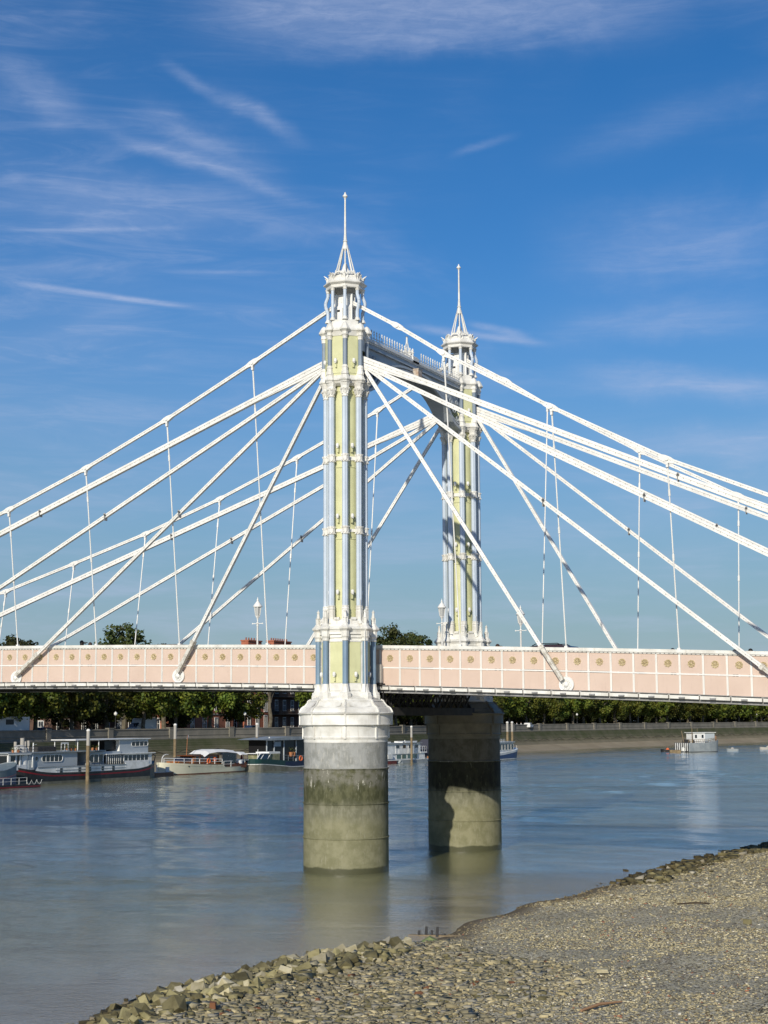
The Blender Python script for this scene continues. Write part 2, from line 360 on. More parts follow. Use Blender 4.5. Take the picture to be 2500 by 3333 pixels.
# ================================================================== towers
ZB = 9.08
def make_tower():
    t = thing('bridge_tower', 'nearer tall cast iron tower of clustered pale blue columns under an open lantern and spire', 'bridge tower', (0, 0, ZB))
    o = -ZB
    P_ = lambda n, b, m, par=t, **k: part(n, b.shift(0, 0, o), m, par, **k)
    # foot with blocks under every column
    b = MB().lathe([(1.86, 9.08), (1.86, 9.16), (1.55, 9.3), (1.42, 9.52), (1.36, 9.55)], 8, A0)
    P_('plinth', b, WHITE)
    for a in CORN:
        cx, cy = 1.52*cos(a), 1.52*sin(a)
        P_('plinth_block', MB().lathe([(.36, 9.09), (.36, 9.30), (.33, 9.34), (.33, 9.44), (.28, 9.48)], 8, a+pi/8, cx, cy), WHITE)
    # lower stage
    P_('lower_core', MB().lathe([(1.33, 9.5), (1.33, 12.60)], 8, A0), WHITE)
    me_s = MB().lathe([(.155, 9.9), (.155, 12.25)], 8, pi/8).shift(0, 0, o).mesh('lower_shaft', SLATE)
    me_b = MB().lathe([(.25, 9.46), (.25, 9.52), (.215, 9.58), (.205, 9.66), (.175, 9.80), (.165, 9.92)], 8, pi/8).shift(0, 0, o).mesh('column_base', WHITE)
    me_c = MB().lathe([(.165, 12.22), (.19, 12.25), (.175, 12.29), (.18, 12.38), (.235, 12.47), (.225, 12.50), (.225, 12.74), (.27, 12.80), (.33, 12.84), (.35, 12.88), (.35, 12.93), (.30, 12.97), (.21, 13.06), (.15, 13.16), (.115, 13.2)], 8, pi/8).shift(0, 0, o).mesh('capital', WHITE)
    ob = MB().lathe([(.115, 13.2), (.105, 13.45), (.14, 13.47), (.10, 13.5), (.06, 13.78), (.085, 13.80), (.085, 13.84), (.03, 13.88), (.015, 13.95)], 8, pi/8)
    for q in range(4): ob.beam((.115*cos(q*pi/2), .115*sin(q*pi/2), 13.2), (.12*cos(q*pi/2), .12*sin(q*pi/2), 13.50), .06, .03)
    me_o = ob.shift(0, 0, o).mesh('obelisk', WHITE)
    for a in CORN:
        c = link('lower_column', me_s, t, (1.50*cos(a), 1.50*sin(a), 0), a)
        for n, me in (('base', me_b), ('capital', me_c), ('obelisk', me_o)): link(n, me, c)
    for k in range(8):
        m_ = A0+pi/8+k*pi/4; ap = 1.33*cos(pi/8)
        b = MB().box(ap, ap+.035, -.36, .36, 9.98, 12.16)
        b.xf(Matrix.Rotation(m_, 4, 'Z')); P_('yellow_panel', b, YEL)
        for nm_, d_, za_, zb_ in (('panel_sill', .05, 9.56, 9.96), ('panel_head', .05, 12.18, 12.27), ('panel_hood', .07, 12.40, 12.58)):
            b = MB().box(ap, ap+d_, -.40, .40, za_, zb_).xf(Matrix.Rotation(m_, 4, 'Z')); P_(nm_, b, WHITE)
    P_('lower_cornice', MB().lathe([(1.50, 12.58), (1.50, 12.70), (1.55, 12.80), (1.62, 12.86), (1.62, 12.92), (1.50, 12.98), (1.35, 13.02), (1.35, 13.12), (1.28, 13.16), (1.28, 13.30), (1.22, 13.36), (1.05, 13.42)], 8, A0), WHITE)
    for k in range(8):
        m_ = A0+pi/8+k*pi/4
        P_('roll_scroll', MB().tube((1.16*cos(m_)-.14*sin(m_), 1.16*sin(m_)+.14*cos(m_), 13.42), (1.16*cos(m_)+.14*sin(m_), 1.16*sin(m_)-.14*cos(m_), 13.42), .09, n=10), WHITE)
    # main stage: yellow core in three bays, white bands, eight long columns
    for z0, z1 in ((13.42, 18.16), (18.34, 22.12), (22.34, 26.35)):
        P_('shaft_core', MB().lathe([(.80, z0), (.80, z0+.05), (.765, z0+.10), (.765, z1-.42), (.80, z1-.38), (.765, z1-.34), (.765, z1-.06), (.80, z1)], 24, A0), YEL, smooth=30)
    for z0, z1 in ((18.16, 18.34), (22.12, 22.34)):
        P_('white_band', MB().lathe([(.86, z0), (.88, z0+.02), (.88, z1-.02), (.86, z1)], 8, A0), WHITE)
    b = MB().lathe([(.165, 14.1), (.165, 25.66)], 16, 0, flute=.13); me_s = b.shift(0, 0, o).mesh('column', LILAC)
    me_b = MB().lathe([(.25, 13.16), (.25, 13.30), (.20, 13.40), (.205, 13.85), (.19, 13.9), (.215, 13.98), (.19, 14.06), (.205, 14.12), (.17, 14.15)], 8, pi/8).shift(0, 0, o).mesh('column_base', WHITE)
    c = MB().lathe([(.175, 25.62), (.205, 25.65), (.175, 25.69), (.175, 25.78), (.20, 25.95), (.27, 26.10), (.24, 26.13), (.24, 26.22), (.29, 26.40), (.31, 26.46)], 8, pi/8)
    for q in range(8):
        a = q*pi/4; c.beam((.175*cos(a), .175*sin(a), 25.78), (.235*cos(a), .235*sin(a), 26.04), .09, .035); c.beam((.235*cos(a), .235*sin(a), 26.04), (.30*cos(a), .30*sin(a), 26.02), .07, .05)
        c.beam((.185*cos(a+.39), .185*sin(a+.39), 25.85), (.28*cos(a+.39), .28*sin(a+.39), 26.10), .07, .035)
    me_c = c.shift(0, 0, o).mesh('capital', WHITE)
    def collar(z):
        c = MB().lathe([(.175, z-.24), (.20, z-.22), (.185, z-.18), (.20, z-.13), (.225, z-.11), (.205, z-.09), (.205, z+.09), (.225, z+.11), (.20, z+.13), (.185, z+.2), (.175, z+.22)], 8, pi/8)
        for q in range(8):
            a = q*pi/4
            for s_ in (-1, 1): c.beam((.19*cos(a), .19*sin(a), z+s_*.10), (.225*cos(a), .225*sin(a), z+s_*.20), .08, .03)
        return c.shift(0, 0, o).mesh('collar', WHITE)
    me_k = [collar(18.25), collar(22.23)]
    for a in CORN:
        c = link('column', me_s, t, (1.06*cos(a), 1.06*sin(a), 0), a)
        for n, me in (('base', me_b), ('capital', me_c), ('collar', me_k[0]), ('collar', me_k[1])): link(n, me, c)
    # middle cornice, scalloped round the columns
    b = MB().lathe([(.95, 26.28), (1.15, 26.40), (1.20, 26.50), (1.28, 26.55), (1.28, 26.60), (1.20, 26.66), (1.15, 26.80), (1.10, 26.9)], 8, A0)
    for a in CORN: b.lathe([(.24, 26.40), (.27, 26.48), (.33, 26.54), (.34, 26.59), (.30, 26.63), (.25, 26.74), (.20, 26.90)], 8, a+pi/8, 1.15*cos(a), 1.15*sin(a))
    P_('middle_cornice', b, WHITE)
    # upper stage
    for k in range(8):
        m_ = A0+pi/8+k*pi/4; ap = 1.13*cos(pi/8); dg = math.degrees(m_) % 360
        side = min(abs(dg-0), abs(dg-180), abs(dg-360)) < 12
        if side:
            P_('opening_head', MB().box(ap-.06, ap, -.43, .43, 28.35, 29.2).xf(Matrix.Rotation(m_, 4, 'Z')), WHITE); P_('opening_sill', MB().box(ap-.06, ap, -.43, .43, 26.8, 26.95).xf(Matrix.Rotation(m_, 4, 'Z')), WHITE)
            continue
        b = MB().box(ap-.06, ap, -.45, .45, 26.8, 29.2); b.xf(Matrix.Rotation(m_, 4, 'Z')); P_('upper_wall', b, YEL)
        b = MB().box(ap, ap+.03, -.31, .31, 27.0, 28.98).box(ap, ap+.03, -.26, .26, 26.95, 27.0).box(ap, ap+.03, -.26, .26, 28.98, 29.03)
        b.xf(Matrix.Rotation(m_, 4, 'Z')); P_('yellow_panel', b, YEL)
    P_('stay_anchor', MB().box(-.7, .7, -.22, .22, 26.9, 28.3), DARK)
    me_s = MB().lathe([(.125, 27.36), (.125, 28.86)], 8, pi/8).shift(0, 0, o).mesh('upper_column', SLATE2)
    me_b = MB().lathe([(.22, 26.86), (.21, 26.98), (.17, 27.06), (.16, 27.2), (.185, 27.26), (.15, 27.34), (.13, 27.38)], 8, pi/8).shift(0, 0, o).mesh('column_base', WHITE)
    me_c = MB().lathe([(.13, 28.84), (.15, 28.87), (.135, 28.92), (.16, 29.04), (.20, 29.08), (.17, 29.12), (.17, 29.24), (.22, 29.30), (.30, 29.36), (.31, 29.42), (.28, 29.46), (.14, 29.72), (.05, 29.80)], 8, pi/8).shift(0, 0, o).mesh('capital', WHITE)
    for a in CORN:
        c = link('upper_column', me_s, t, (1.19*cos(a), 1.19*sin(a), 0), a)
        for n, me in (('base', me_b), ('capital', me_c)): link(n, me, c)
    P_('upper_cornice', MB().lathe([(1.16, 29.06), (1.20, 29.2), (1.24, 29.30), (1.30, 29.36), (1.30, 29.42), (1.20, 29.48), (1.08, 29.66), (1.02, 29.74), (1.02, 29.98), (.98, 30.02)], 8, A0), WHITE)
    # lantern
    me_s = MB().lathe([(.095, 30.14), (.095, 31.82)], 8, pi/8).shift(0, 0, o).mesh('lantern_column', LILAC)
    bent = MB()
    prof = [(0, 30.14), (0, 30.55), (.13, 30.95), (.13, 31.15), (0, 31.5), (0, 31.82)]
    for (x0, z0), (x1, z1) in zip(prof[:-1], prof[1:]): bent.tube((x0, 0, z0), (x1, 0, z1), .095, n=8)
    me_bent = bent.shift(0, 0, o).mesh('lantern_column', LILAC)
    me_b = MB().lathe([(.17, 30.0), (.16, 30.06), (.12, 30.12), (.11, 30.17)], 8, pi/8).shift(0, 0, o).mesh('column_base', WHITE)
    me_c = MB().lathe([(.10, 31.70), (.125, 31.73), (.105, 31.76), (.14, 31.86), (.16, 31.90)], 8, pi/8).shift(0, 0, o).mesh('capital', WHITE)
    for k, a in enumerate(CORN):
        near_u = min(abs(math.degrees(a) % 180-x) for x in (0, 180)) < 30
        c = link('lantern_column', me_bent if near_u else me_s, t, (.97*cos(a), .97*sin(a), 0), a)
        for n, me in (('base', me_b), ('capital', me_c)): link(n, me, c)
    P_('lantern_floor', MB().lathe([(.98, 30.0), (.98, 30.03)], 8, A0), WHITE)
    b = MB()
    for s_ in (-1, 1):
        b.box(-.55, .55, s_*.16-.05, s_*.16+.05, 30.1, 31.62)
        b.box(-.62, .62, s_*.34-.04, s_*.34+.04, 30.05, 30.9)
        for x in (-.45, 0, .45): b.box(x-.07, x+.07, s_*.42-.06, s_*.42+.06, 30.05, 30.8)
        for x in (-.35, -.12, .12, .35):
            for z in (31.0, 31.2, 31.4): b.tube((x, s_*.21, z), (x, s_*.24, z), .03, n=6)
    b.box(-.6, .6, -.34, .34, 30.86, 30.95).box(-.5, .5, -.2, .2, 30.9, 31.3)
    P_('cable_saddle', b, WHITE2)
    b = MB()
    for s_ in (-1, 1):
        for x in (-.3, .12): b.box(x, x+.16, s_*.385-.003, s_*.385+.003, 30.6, 30.72)
    P_('saddle_slot', b, BLACK)
    b = MB().lathe([(.86, 31.86), (1.08, 31.86), (1.08, 32.02), (1.14, 32.06), (1.22, 32.12), (1.23, 32.17), (1.16, 32.20), (1.07, 32.32), (1.04, 32.42), (.98, 32.46), (.80, 32.40)], 8, A0, caps=False)
    b.lathe([(.86, 31.86), (.86, 32.4)], 8, A0, caps=False)
    P_('lantern_cornice', b, WHITE)
    P_('lantern_roof', MB().lathe([(.98, 32.40), (.83, 32.52), (.80, 32.55), (.70, 32.72), (.45, 32.82), (.30, 32.95), (.18, 33.15), (.10, 33.40), (.02, 33.5)], 8, A0), WHITE)
    for a in CORN:   # upright leaf ornaments on the corners
        b = MB()
        for j, (da, h_, r_) in enumerate(((0, .42, 1.10), (-.16, .30, 1.06), (.16, .30, 1.06))):
            b.beam((.98*cos(a+da*.6), .98*sin(a+da*.6), 32.3), ((r_-.06)*cos(a+da), (r_-.06)*sin(a+da), 32.3+h_*.7), .10, .09)
            b.beam(((r_-.06)*cos(a+da), (r_-.06)*sin(a+da), 32.3+h_*.7), ((r_+.10)*cos(a+da), (r_+.10)*sin(a+da), 32.3+h_), .09, .07, w1=.03, h1=.02)
        b.beam((.78*cos(a), .78*sin(a), 32.55), (.68*cos(a), .68*sin(a), 32.92), .14, .10, w1=.08)
        P_('leaf_ornament', b, WHITE)
        a2 = a+pi/8; b = MB(); n = 7; pts = []
        for i in range(n):
            s_ = -1+2*i/(n-1); pts.append((.84*cos(a2)-s_*.34*sin(a2), .84*sin(a2)+s_*.34*cos(a2), 32.48+.30*math.sqrt(max(0, 1-s_*s_))))
        for p, q in zip(pts[:-1], pts[1:]): b.beam(p, q, .09, .07)
        P_('gable_arch', b, WHITE)
        P_('spire_strut', MB().tube((.56*cos(a), .56*sin(a), 32.75), (.115*cos(a), .115*sin(a), 34.5), .042, .036, 6), WHITE)
    P_('spire_cone', MB().lathe([(.20, 34.27), (.20, 34.30), (.10, 34.70), (.13, 34.72), (.13, 34.76), (.095, 34.80), (.085, 34.95), (.065, 35.2), (.045, 37.2), (.07, 37.22), (.055, 37.26), (.10, 37.30), (.145, 37.36), (.14, 37.40), (.06, 37.50), (.045, 37.56), (.02, 37.62)], 12), WHITE, smooth=40)
    # floodlights on the panels
    me_l = MB().lathe([(.075, 0), (.09, .04), (.09, .14), (.06, .2), (.02, .22)], 10).box(-.05, .05, -.05, .05, -.05, 0).mesh('floodlight', WHITE2)
    me_k = MB().box(-.14, -.06, -.02, .02, -.02, .02).box(-.16, -.09, -.05, .05, -.30, .02).box(-.07, -.03, -.04, .04, -.28, -.06).mesh('bracket', YEL)
    for k in range(8):
        m_ = A0+pi/8+k*pi/4
        for z, r_ in ((10.15, 1.42), (14.6, .95), (18.75, .95), (22.65, .95), (27.35, 1.22)):
            if abs(z-27.35) < .1 and k in (1, 5): continue
            sh = -.06 if k % 2 else .03
            l = link('floodlight', me_l, t, (r_*cos(m_)-sh*sin(m_), r_*sin(m_)+sh*cos(m_), z+o+.2), m_); link('bracket', me_k, l)
    a = CORN[1]
    b = MB().path([(1.72*cos(a-.12), 1.72*sin(a-.12), 9.5), (1.70*cos(a-.12), 1.70*sin(a-.12), 12.5), (1.72*cos(a-.1), 1.72*sin(a-.1), 12.95), (1.3*cos(a-.1), 1.3*sin(a-.1), 13.3), (1.26*cos(a-.1), 1.26*sin(a-.1), 14.5)], .022)
    P_('conduit', b, WHITE2)
    return t
tower = make_tower()
copy_tree(tower, loc=(0, W, ZB), label='farther tall cast iron tower of clustered pale blue columns, striped by cable shadows')

# ================================================================== portal beam between the towers
def make_portal():
    t = thing('portal_beam', 'arched white ironwork beam with spiked cresting joining the two tower tops', 'portal arch', (0, W/2, 28.5))
    o = -28.5; H = W/2-1.0
    def zs(v):   # arch soffit height against the distance from midspan
        x = abs(v)/5.6; return 28.42-1.9*x**3.0 if x < 1 else 26.52-1.2*(x-1)
    N_ = 28; vs = [-H+2*H*i/N_ for i in range(N_+1)]
    def strip(u0, u1, top, bot):
        b = MB(); V = []; F = []
        for v in vs:
            V += [(u0, v, bot(v)+o), (u1, v, bot(v)+o), (u1, v, top(v)+o), (u0, v, top(v)+o)]
        for i in range(N_):
            q = 4*i
            for a, c in ((0, 1), (1, 2), (2, 3), (3, 0)): F.append((q+a, q+c, q+c+4, q+a+4))
        F += [(0, 1, 2, 3), (4*N_+3, 4*N_+2, 4*N_+1, 4*N_)]
        return b.add(V, F)
    part('web', strip(-.40, .40, lambda v: 29.0, lambda v: max(zs(v)+.02, 27.9)), PORT, t)
    for u0, u1, za, zb_, n in ((-.62, .62, 29.40, 29.30, 'cornice_rail'), (-.56, .56, 29.30, 29.22, 'cornice_rail'), (-.50, .50, 29.22, 29.02, 'fascia'), (-.55, .55, 29.02, 28.95, 'moulding'), (-.60, .60, 29.46, 29.40, 'cornice_rail')):
        part(n, strip(u0, u1, lambda v: za, lambda v: zb_), STEEL if n == 'cornice_rail' else PORT, t)
    for s_ in (-1, 1):
        part('arch_rib', strip(s_*.52-.07, s_*.52+.07, lambda v: zs(v)+.20, lambda v: zs(v)), PORT, t)
        part('arch_rib', strip(s_*.49-.05, s_*.49+.05, lambda v: zs(v)+.44, lambda v: zs(v)+.30), PORT, t)
    part('soffit', strip(-.50, .50, lambda v: zs(v)+.06, lambda v: zs(v)+.02), PORT, t)
    # scrolled filigree filling the spandrels
    for e in (-1, 1):
        for s_ in (-1, 1):
            b = MB()
            for v, z, r in ((5.9, 27.5, .26), (5.35, 27.95, .20), (6.3, 26.95, .17), (4.8, 28.2, .14), (6.25, 28.0, .15), (5.9, 28.5, .16), (6.4, 28.5, .14), (5.35, 28.5, .15), (6.55, 27.5, .12)):
                n = 14
                pts = [(s_*.5, e*(v+r*(1-.03*i)*cos(i*.62)), z+o+r*(1-.03*i)*sin(i*.62)) for i in range(n)]
                b.path(pts, .028, 5)
            part('scrollwork', b, PORT, t, kind='stuff')
    # spiked cresting on both edges
    sp = MB().lathe([(.022, 0), (.018, .30), (.055, .36), (.02, .42), (.05, .50), (.008, .60)], 6).beam((0, -.09, .18), (0, .09, .18), .02, .03).beam((0, -.05, .27), (0, .05, .27), .02, .02)
    me = sp.mesh('spike', WHITE)
    for s_ in (-1, 1):
        rail = MB().box(s_*.52-.03, s_*.52+.03, -H, H, 29.46+o, 29.52+o).box(s_*.52-.02, s_*.52+.02, -H, H, 29.60+o, 29.63+o)
        part('crest_rail', rail, WHITE, t)
        k = 0; v = -H+.2
        while v < H:
            if abs(v) > .75: link('spike', me, t, (s_*.52, v, 29.50+o))
            v += .335
    # finial standing at midspan
    f = part('finial_base', MB().box(-.62, .62, -.42, .42, 29.3+o, 29.62+o).box(-.55, .55, -.35, .35, 29.62+o, 29.70+o), WHITE, t)
    b = MB()
    for q in range(8):
        a = q*pi/4+.2; b.lathe([(.07, 29.7+o), (.05, 29.9+o), (.10, 29.98+o), (.04, 30.05+o), (.07, 30.12+o), (.01, 30.25+o)], 6, 0, .36*cos(a), .36*sin(a)); b.beam((.36*cos(a), .36*sin(a), 29.78+o), (.36*cos(a+pi/4), .36*sin(a+pi/4), 29.78+o), .05, .07)
    part('crown', b, WHITE, f)
    b = MB()
    for q in range(6):
        a = q*pi/3; b.tube((.22*cos(a), .22*sin(a), 29.85+o), (.05*cos(a), .05*sin(a), 30.62+o), .022, n=5)
    b.lathe([(.07, 30.55+o), (.05, 30.95+o), (.10, 30.98+o), (.02, 31.0+o)], 8)
    part('spirelet', b, WHITE, f)
    part('keystone', MB().lathe([(.26, 28.28+o), (.36, 28.40+o), (.36, 28.80+o), (.42, 28.9+o)], 4, pi/4, .62, 0), mat('rusty_white', (.55, .5, .43), .6, (.35, .22, .14), 4.), t)
make_portal()

# ================================================================== deck girders and roadway
def make_girder(side):
    near = side > 0
    v0 = VT if near else W-VT; s_ = -1 if near else 1             # outward direction
    K0, K1 = (-44, 30)
    t = thing('parapet_girder', 'long pink panelled girder with gold rosettes on the nearer side of the bridge' if near else 'pink panelled girder along the far side of the bridge, behind the nearer one', 'bridge girder', (0, v0, 10))
    o = -10
    def poly(us, y0, y1, fz0, fz1, mb=None):
        b = mb or MB(); V = []; F = []
        for u in us: V += [(u, y0, fz0(u)+o), (u, y1, fz0(u)+o), (u, y1, fz1(u)+o), (u, y0, fz1(u)+o)]
        for i in range(len(us)-1):
            q = 4*i
            for a, c in ((0, 1), (1, 2), (2, 3), (3, 0)): F.append((q+a, q+c, q+c+4, q+a+4))
        n = 4*(len(us)-1); F += [(3, 2, 1, 0), (n, n+1, n+2, n+3)]
        return b.add(V, F)
    us = [K0*PP+(K1-K0)*PP*i/74 for i in range(75)]
    y = lambda a, c: (min(s_*a, s_*c), max(s_*a, s_*c))
    part('top_rail', poly(us, *y(-.16, .10), lambda u: ztop(u)-.17, lambda u: ztop(u)), WHITE, t)
    part('top_rail', poly(us, *y(-.10, .055), lambda u: ztop(u)-.235, lambda u: ztop(u)-.172), WHITE, t)
    part('middle_rail', poly(us, *y(-.02, .05), lambda u: ztop(u)-1.255, lambda u: ztop(u)-1.185), WHITE2, t)
    part('bottom_flange', poly(us, *y(-.20, .12), lambda u: zbot(u)-.12, lambda u: zbot(u)-.05), GREY, t)
    part('bottom_channel', poly(us, *y(-.30, .08), lambda u: zbot(u)-.46, lambda u: zbot(u)-.29), GREY, t)
    b = MB(); u = us[0]
    while u < us[-1]:
        b.box(u, u+.05, *y(.085, .11), ztop(u)-.21+o, ztop(u)-.175+o); u += .23
    part('dentil', b, GREY, t, kind='stuff')
    for k in range(K0, K1):
        ua, ub = k*PP+.055, (k+1)*PP-.055; 
        zz = lambda f, d: (lambda u: f(u)+d)
        up_ = part('upper_panel', poly([ua, ub], *y(-.04, 0), zz(ztop, -1.17), zz(ztop, -.24)), PINK, t)
        part('lower_panel', poly([ua, ub], *y(-.04, 0), zz(zbot, -.04), zz(ztop, -1.27)), PINK, t)
        um = (k+.5)*PP
        b = MB().extr([(um-.075, 0), (um-.02, 0), (um-.02, 1), (um-.075, 1)], 0, 1); b = MB()
        poly([k*PP-.05, k*PP-.015], *y(-.02, .035), lambda u: zbot(k*PP)-.04, lambda u: ztop(k*PP)-.236, b)
        poly([k*PP+.015, k*PP+.05], *y(-.02, .035), lambda u: zbot(k*PP)-.04, lambda u: ztop(k*PP)-.236, b)
        b.box(k*PP-.05, k*PP+.05, *y(-.04, -.005), zbot(k*PP)-.04+o, ztop(k*PP)-.24+o)
        part('stile', b, WHITE2, t)
        link('rosette', ROS, up_, (um, s_*.005, ztop(um)-.70+o), 0 if near else pi)
    u = K0*PP
    i = 0
    while u < K1*PP:
        e = u+1.50
        part('cover_plate', poly([u, e], *y(-.05, .30), lambda x: zbot(x)-.29, lambda x: zbot(x)-.12), WHITE, t)
        part('cover_strip', poly([u, e-.06], *y(.0, .33), lambda x: zbot(x)-.075, lambda x: zbot(x)-.045), GREY, t)
        if near:
            part('bracket_lamp', MB().box(u+.5, u+.8, *y(.28, .40), zbot(u)-.30+o, zbot(u)-.22+o), GREY, t)
        u += 1.565; i += 1
# rosette: gilded ring with radiating leaves, facing -y
b = MB(); n = 24
for i in range(n):
    a, c = 2*pi*i/n, 2*pi*(i+1)/n
    for r0, r1, d0, d1 in ((.115, .150, .02, .045), (.150, .165, .045, .0)):
        b.add([(r0*cos(a), -d0, r0*sin(a)), (r1*cos(a), -d1, r1*sin(a)), (r1*cos(c), -d1, r1*sin(c)), (r0*cos(c), -d0, r0*sin(c))], [(0, 1, 2, 3)])
for q in range(8):
    a = q*pi/4+.2
    P3 = lambda r, da, d: (r*cos(a+da), -d, r*sin(a+da))
    b.add([P3(.03, 0, .02), P3(.09, .28, .03), P3(.20, 0, .05), P3(.09, -.28, .03), P3(.10, 0, .065)], [(0, 1, 4), (1, 2, 4), (2, 3, 4), (3, 0, 4)])
for i in range(8):
    a, c = 2*pi*i/8, 2*pi*(i+1)/8
    b.add([(0, -.075, 0), (.05*cos(a), -.03, .05*sin(a)), (.05*cos(c), -.03, .05*sin(c))], [(0, 1, 2)])
ROS = b.xf(Matrix.Scale(1.12, 4)).mesh('rosette', GOLD)
make_girder(1); make_girder(-1)

b = MB(); us = [-56+2*i for i in range(48)]
def slab(b, y0, y1, f0, f1):
    V = []; F = []
    for u in us: V += [(u, y0, f0(u)), (u, y1, f0(u)), (u, y1, f1(u)), (u, y0, f1(u))]
    for i in range(len(us)-1):
        q = 4*i
        for a, c in ((0, 1), (1, 2), (2, 3), (3, 0)): F.append((q+a, q+c, q+c+4, q+a+4))
    n = 4*(len(us)-1); F += [(3, 2, 1, 0), (n, n+1, n+2, n+3)]; return b.add(V, F)
dk = thing('bridge_deck', 'dark underside and roadway of the bridge deck between the two pink girders', 'bridge deck', (0, 0, 0))
part('roadway', slab(MB(), 4.3, W-4.3, lambda u: ztop(u)-1.95, lambda u: ztop(u)-1.72), ASPH, dk)
part('footway', slab(MB(), VT+.12, 4.3, lambda u: ztop(u)-1.95, lambda u: ztop(u)-1.58), GREY, dk)
part('footway', slab(MB(), W-4.3, W-VT-.12, lambda u: ztop(u)-1.95, lambda u: ztop(u)-1.58), GREY, dk)
for u in np.arange(-54, 36, PP*2.5):
    part('cross_beam', MB().box(u-.12, u+.12, VT+.2, W-VT-.2, zbot(u)-.48, ztop(u)-1.97), DARK, dk)
for v in (4.5, 8, 11.5): part('stringer', slab(MB(), v-.1, v+.1, lambda u: zbot(u)-.25, lambda u: ztop(u)-1.96), DARK, dk)
# lattice cross girders standing between the two piers
lg = thing('lattice_girder', 'dark lattice cross girder under the deck between the two piers', 'girder', (0, W/2, 9))
for u in (-1.3, 1.3):
    part('chord', MB().box(u-.18, u+.18, -W/2+1.8, W/2-1.8, .55, .68), DARK, lg)
    part('chord', MB().box(u-.2, u+.2, -W/2+1.8, W/2-1.8, -.75, -.30), DARK, lg)
    n = 12; w_ = (W-3.8)/n
    for i in range(n):
        v = -W/2+1.9+i*w_
        part('brace', MB().beam((u, v, -.32), (u, v+w_, .57), .10, .07).beam((u, v+w_, -.32), (u, v, .57), .10, .07).box(u-.04, u+.04, v-.04, v+.04, -.3, .56), DARK, lg)
bx = thing('control_box', 'pale grey metal cabinet hung beside the nearer tower on the pink girder', 'cabinet', (1.24, 1.52, 10.02))
part('cabinet', MB().box(-.17, .17, -.14, .14, 0, 1.0), mat('pale_grey_paint', (.52, .50, .45), .5), bx)
part('shelf', MB().box(-.26, .26, -.2, .25, -.12, -.04).beam((-.2, .2, -.6), (-.2, -.15, -.1), .05, .05).beam((.2, .2, -.6), (.2, -.15, -.1), .05, .05), DARK, bx)

# ================================================================== suspension chains, stays, hangers
JNT = {-8: (1.5, 14.9), -7: (1.3, 16.1), -6: (1.08, 17.47), -5: (.90, 19.24), -4: (.65, 21.09), -3: (.42, 23.21), -2: (.20, 25.66), -1: (-.02, 28.38),
       1: (.03, 27.63), 2: (.30, 24.17), 3: (.62, 20.99), 4: (.85, 18.4), 5: (1.1, 16.2)}
def jp(k): v, z = JNT[k]; return Vector((k*5*PP, v, z))
def bar_with_trim(par, p0, p1, w, h, name='bar', bulbs=True, step=.38):
    b = MB().beam(p0, p1, w, h)
    part(name, b, STEEL, par)
    p0, p1 = Vector(p0), Vector(p1); d = (p1-p0).normalized(); side = d.cross(Vector((0, 0, 1))).normalized(); upn = side.cross(d).normalized()
    if side.y > 0: side = -side
    off = side*(w/2+.012)+upn*(h*.14)
    part('cover_lip', MB().beam(p0+off, p1+off, .022, h*.10), OLDST if False else STEEL, par)
    if bulbs:
        b = MB(); L_ = (p1-p0).length; n = int(L_/step)
        off = side*(w/2+.02)-upn*(h*.02)
        for i in range(n):
            c = p0+d*(i+.5)*step+off; s_ = .015; b.box(c.x-s_, c.x+s_, c.y-s_, c.y+s_, c.z-s_, c.z+s_)
        part('bulb', b, BULB, par, kind='stuff')
def flip(p, far): return Vector((p[0], W-p[1], p[2])) if far else Vector(p)
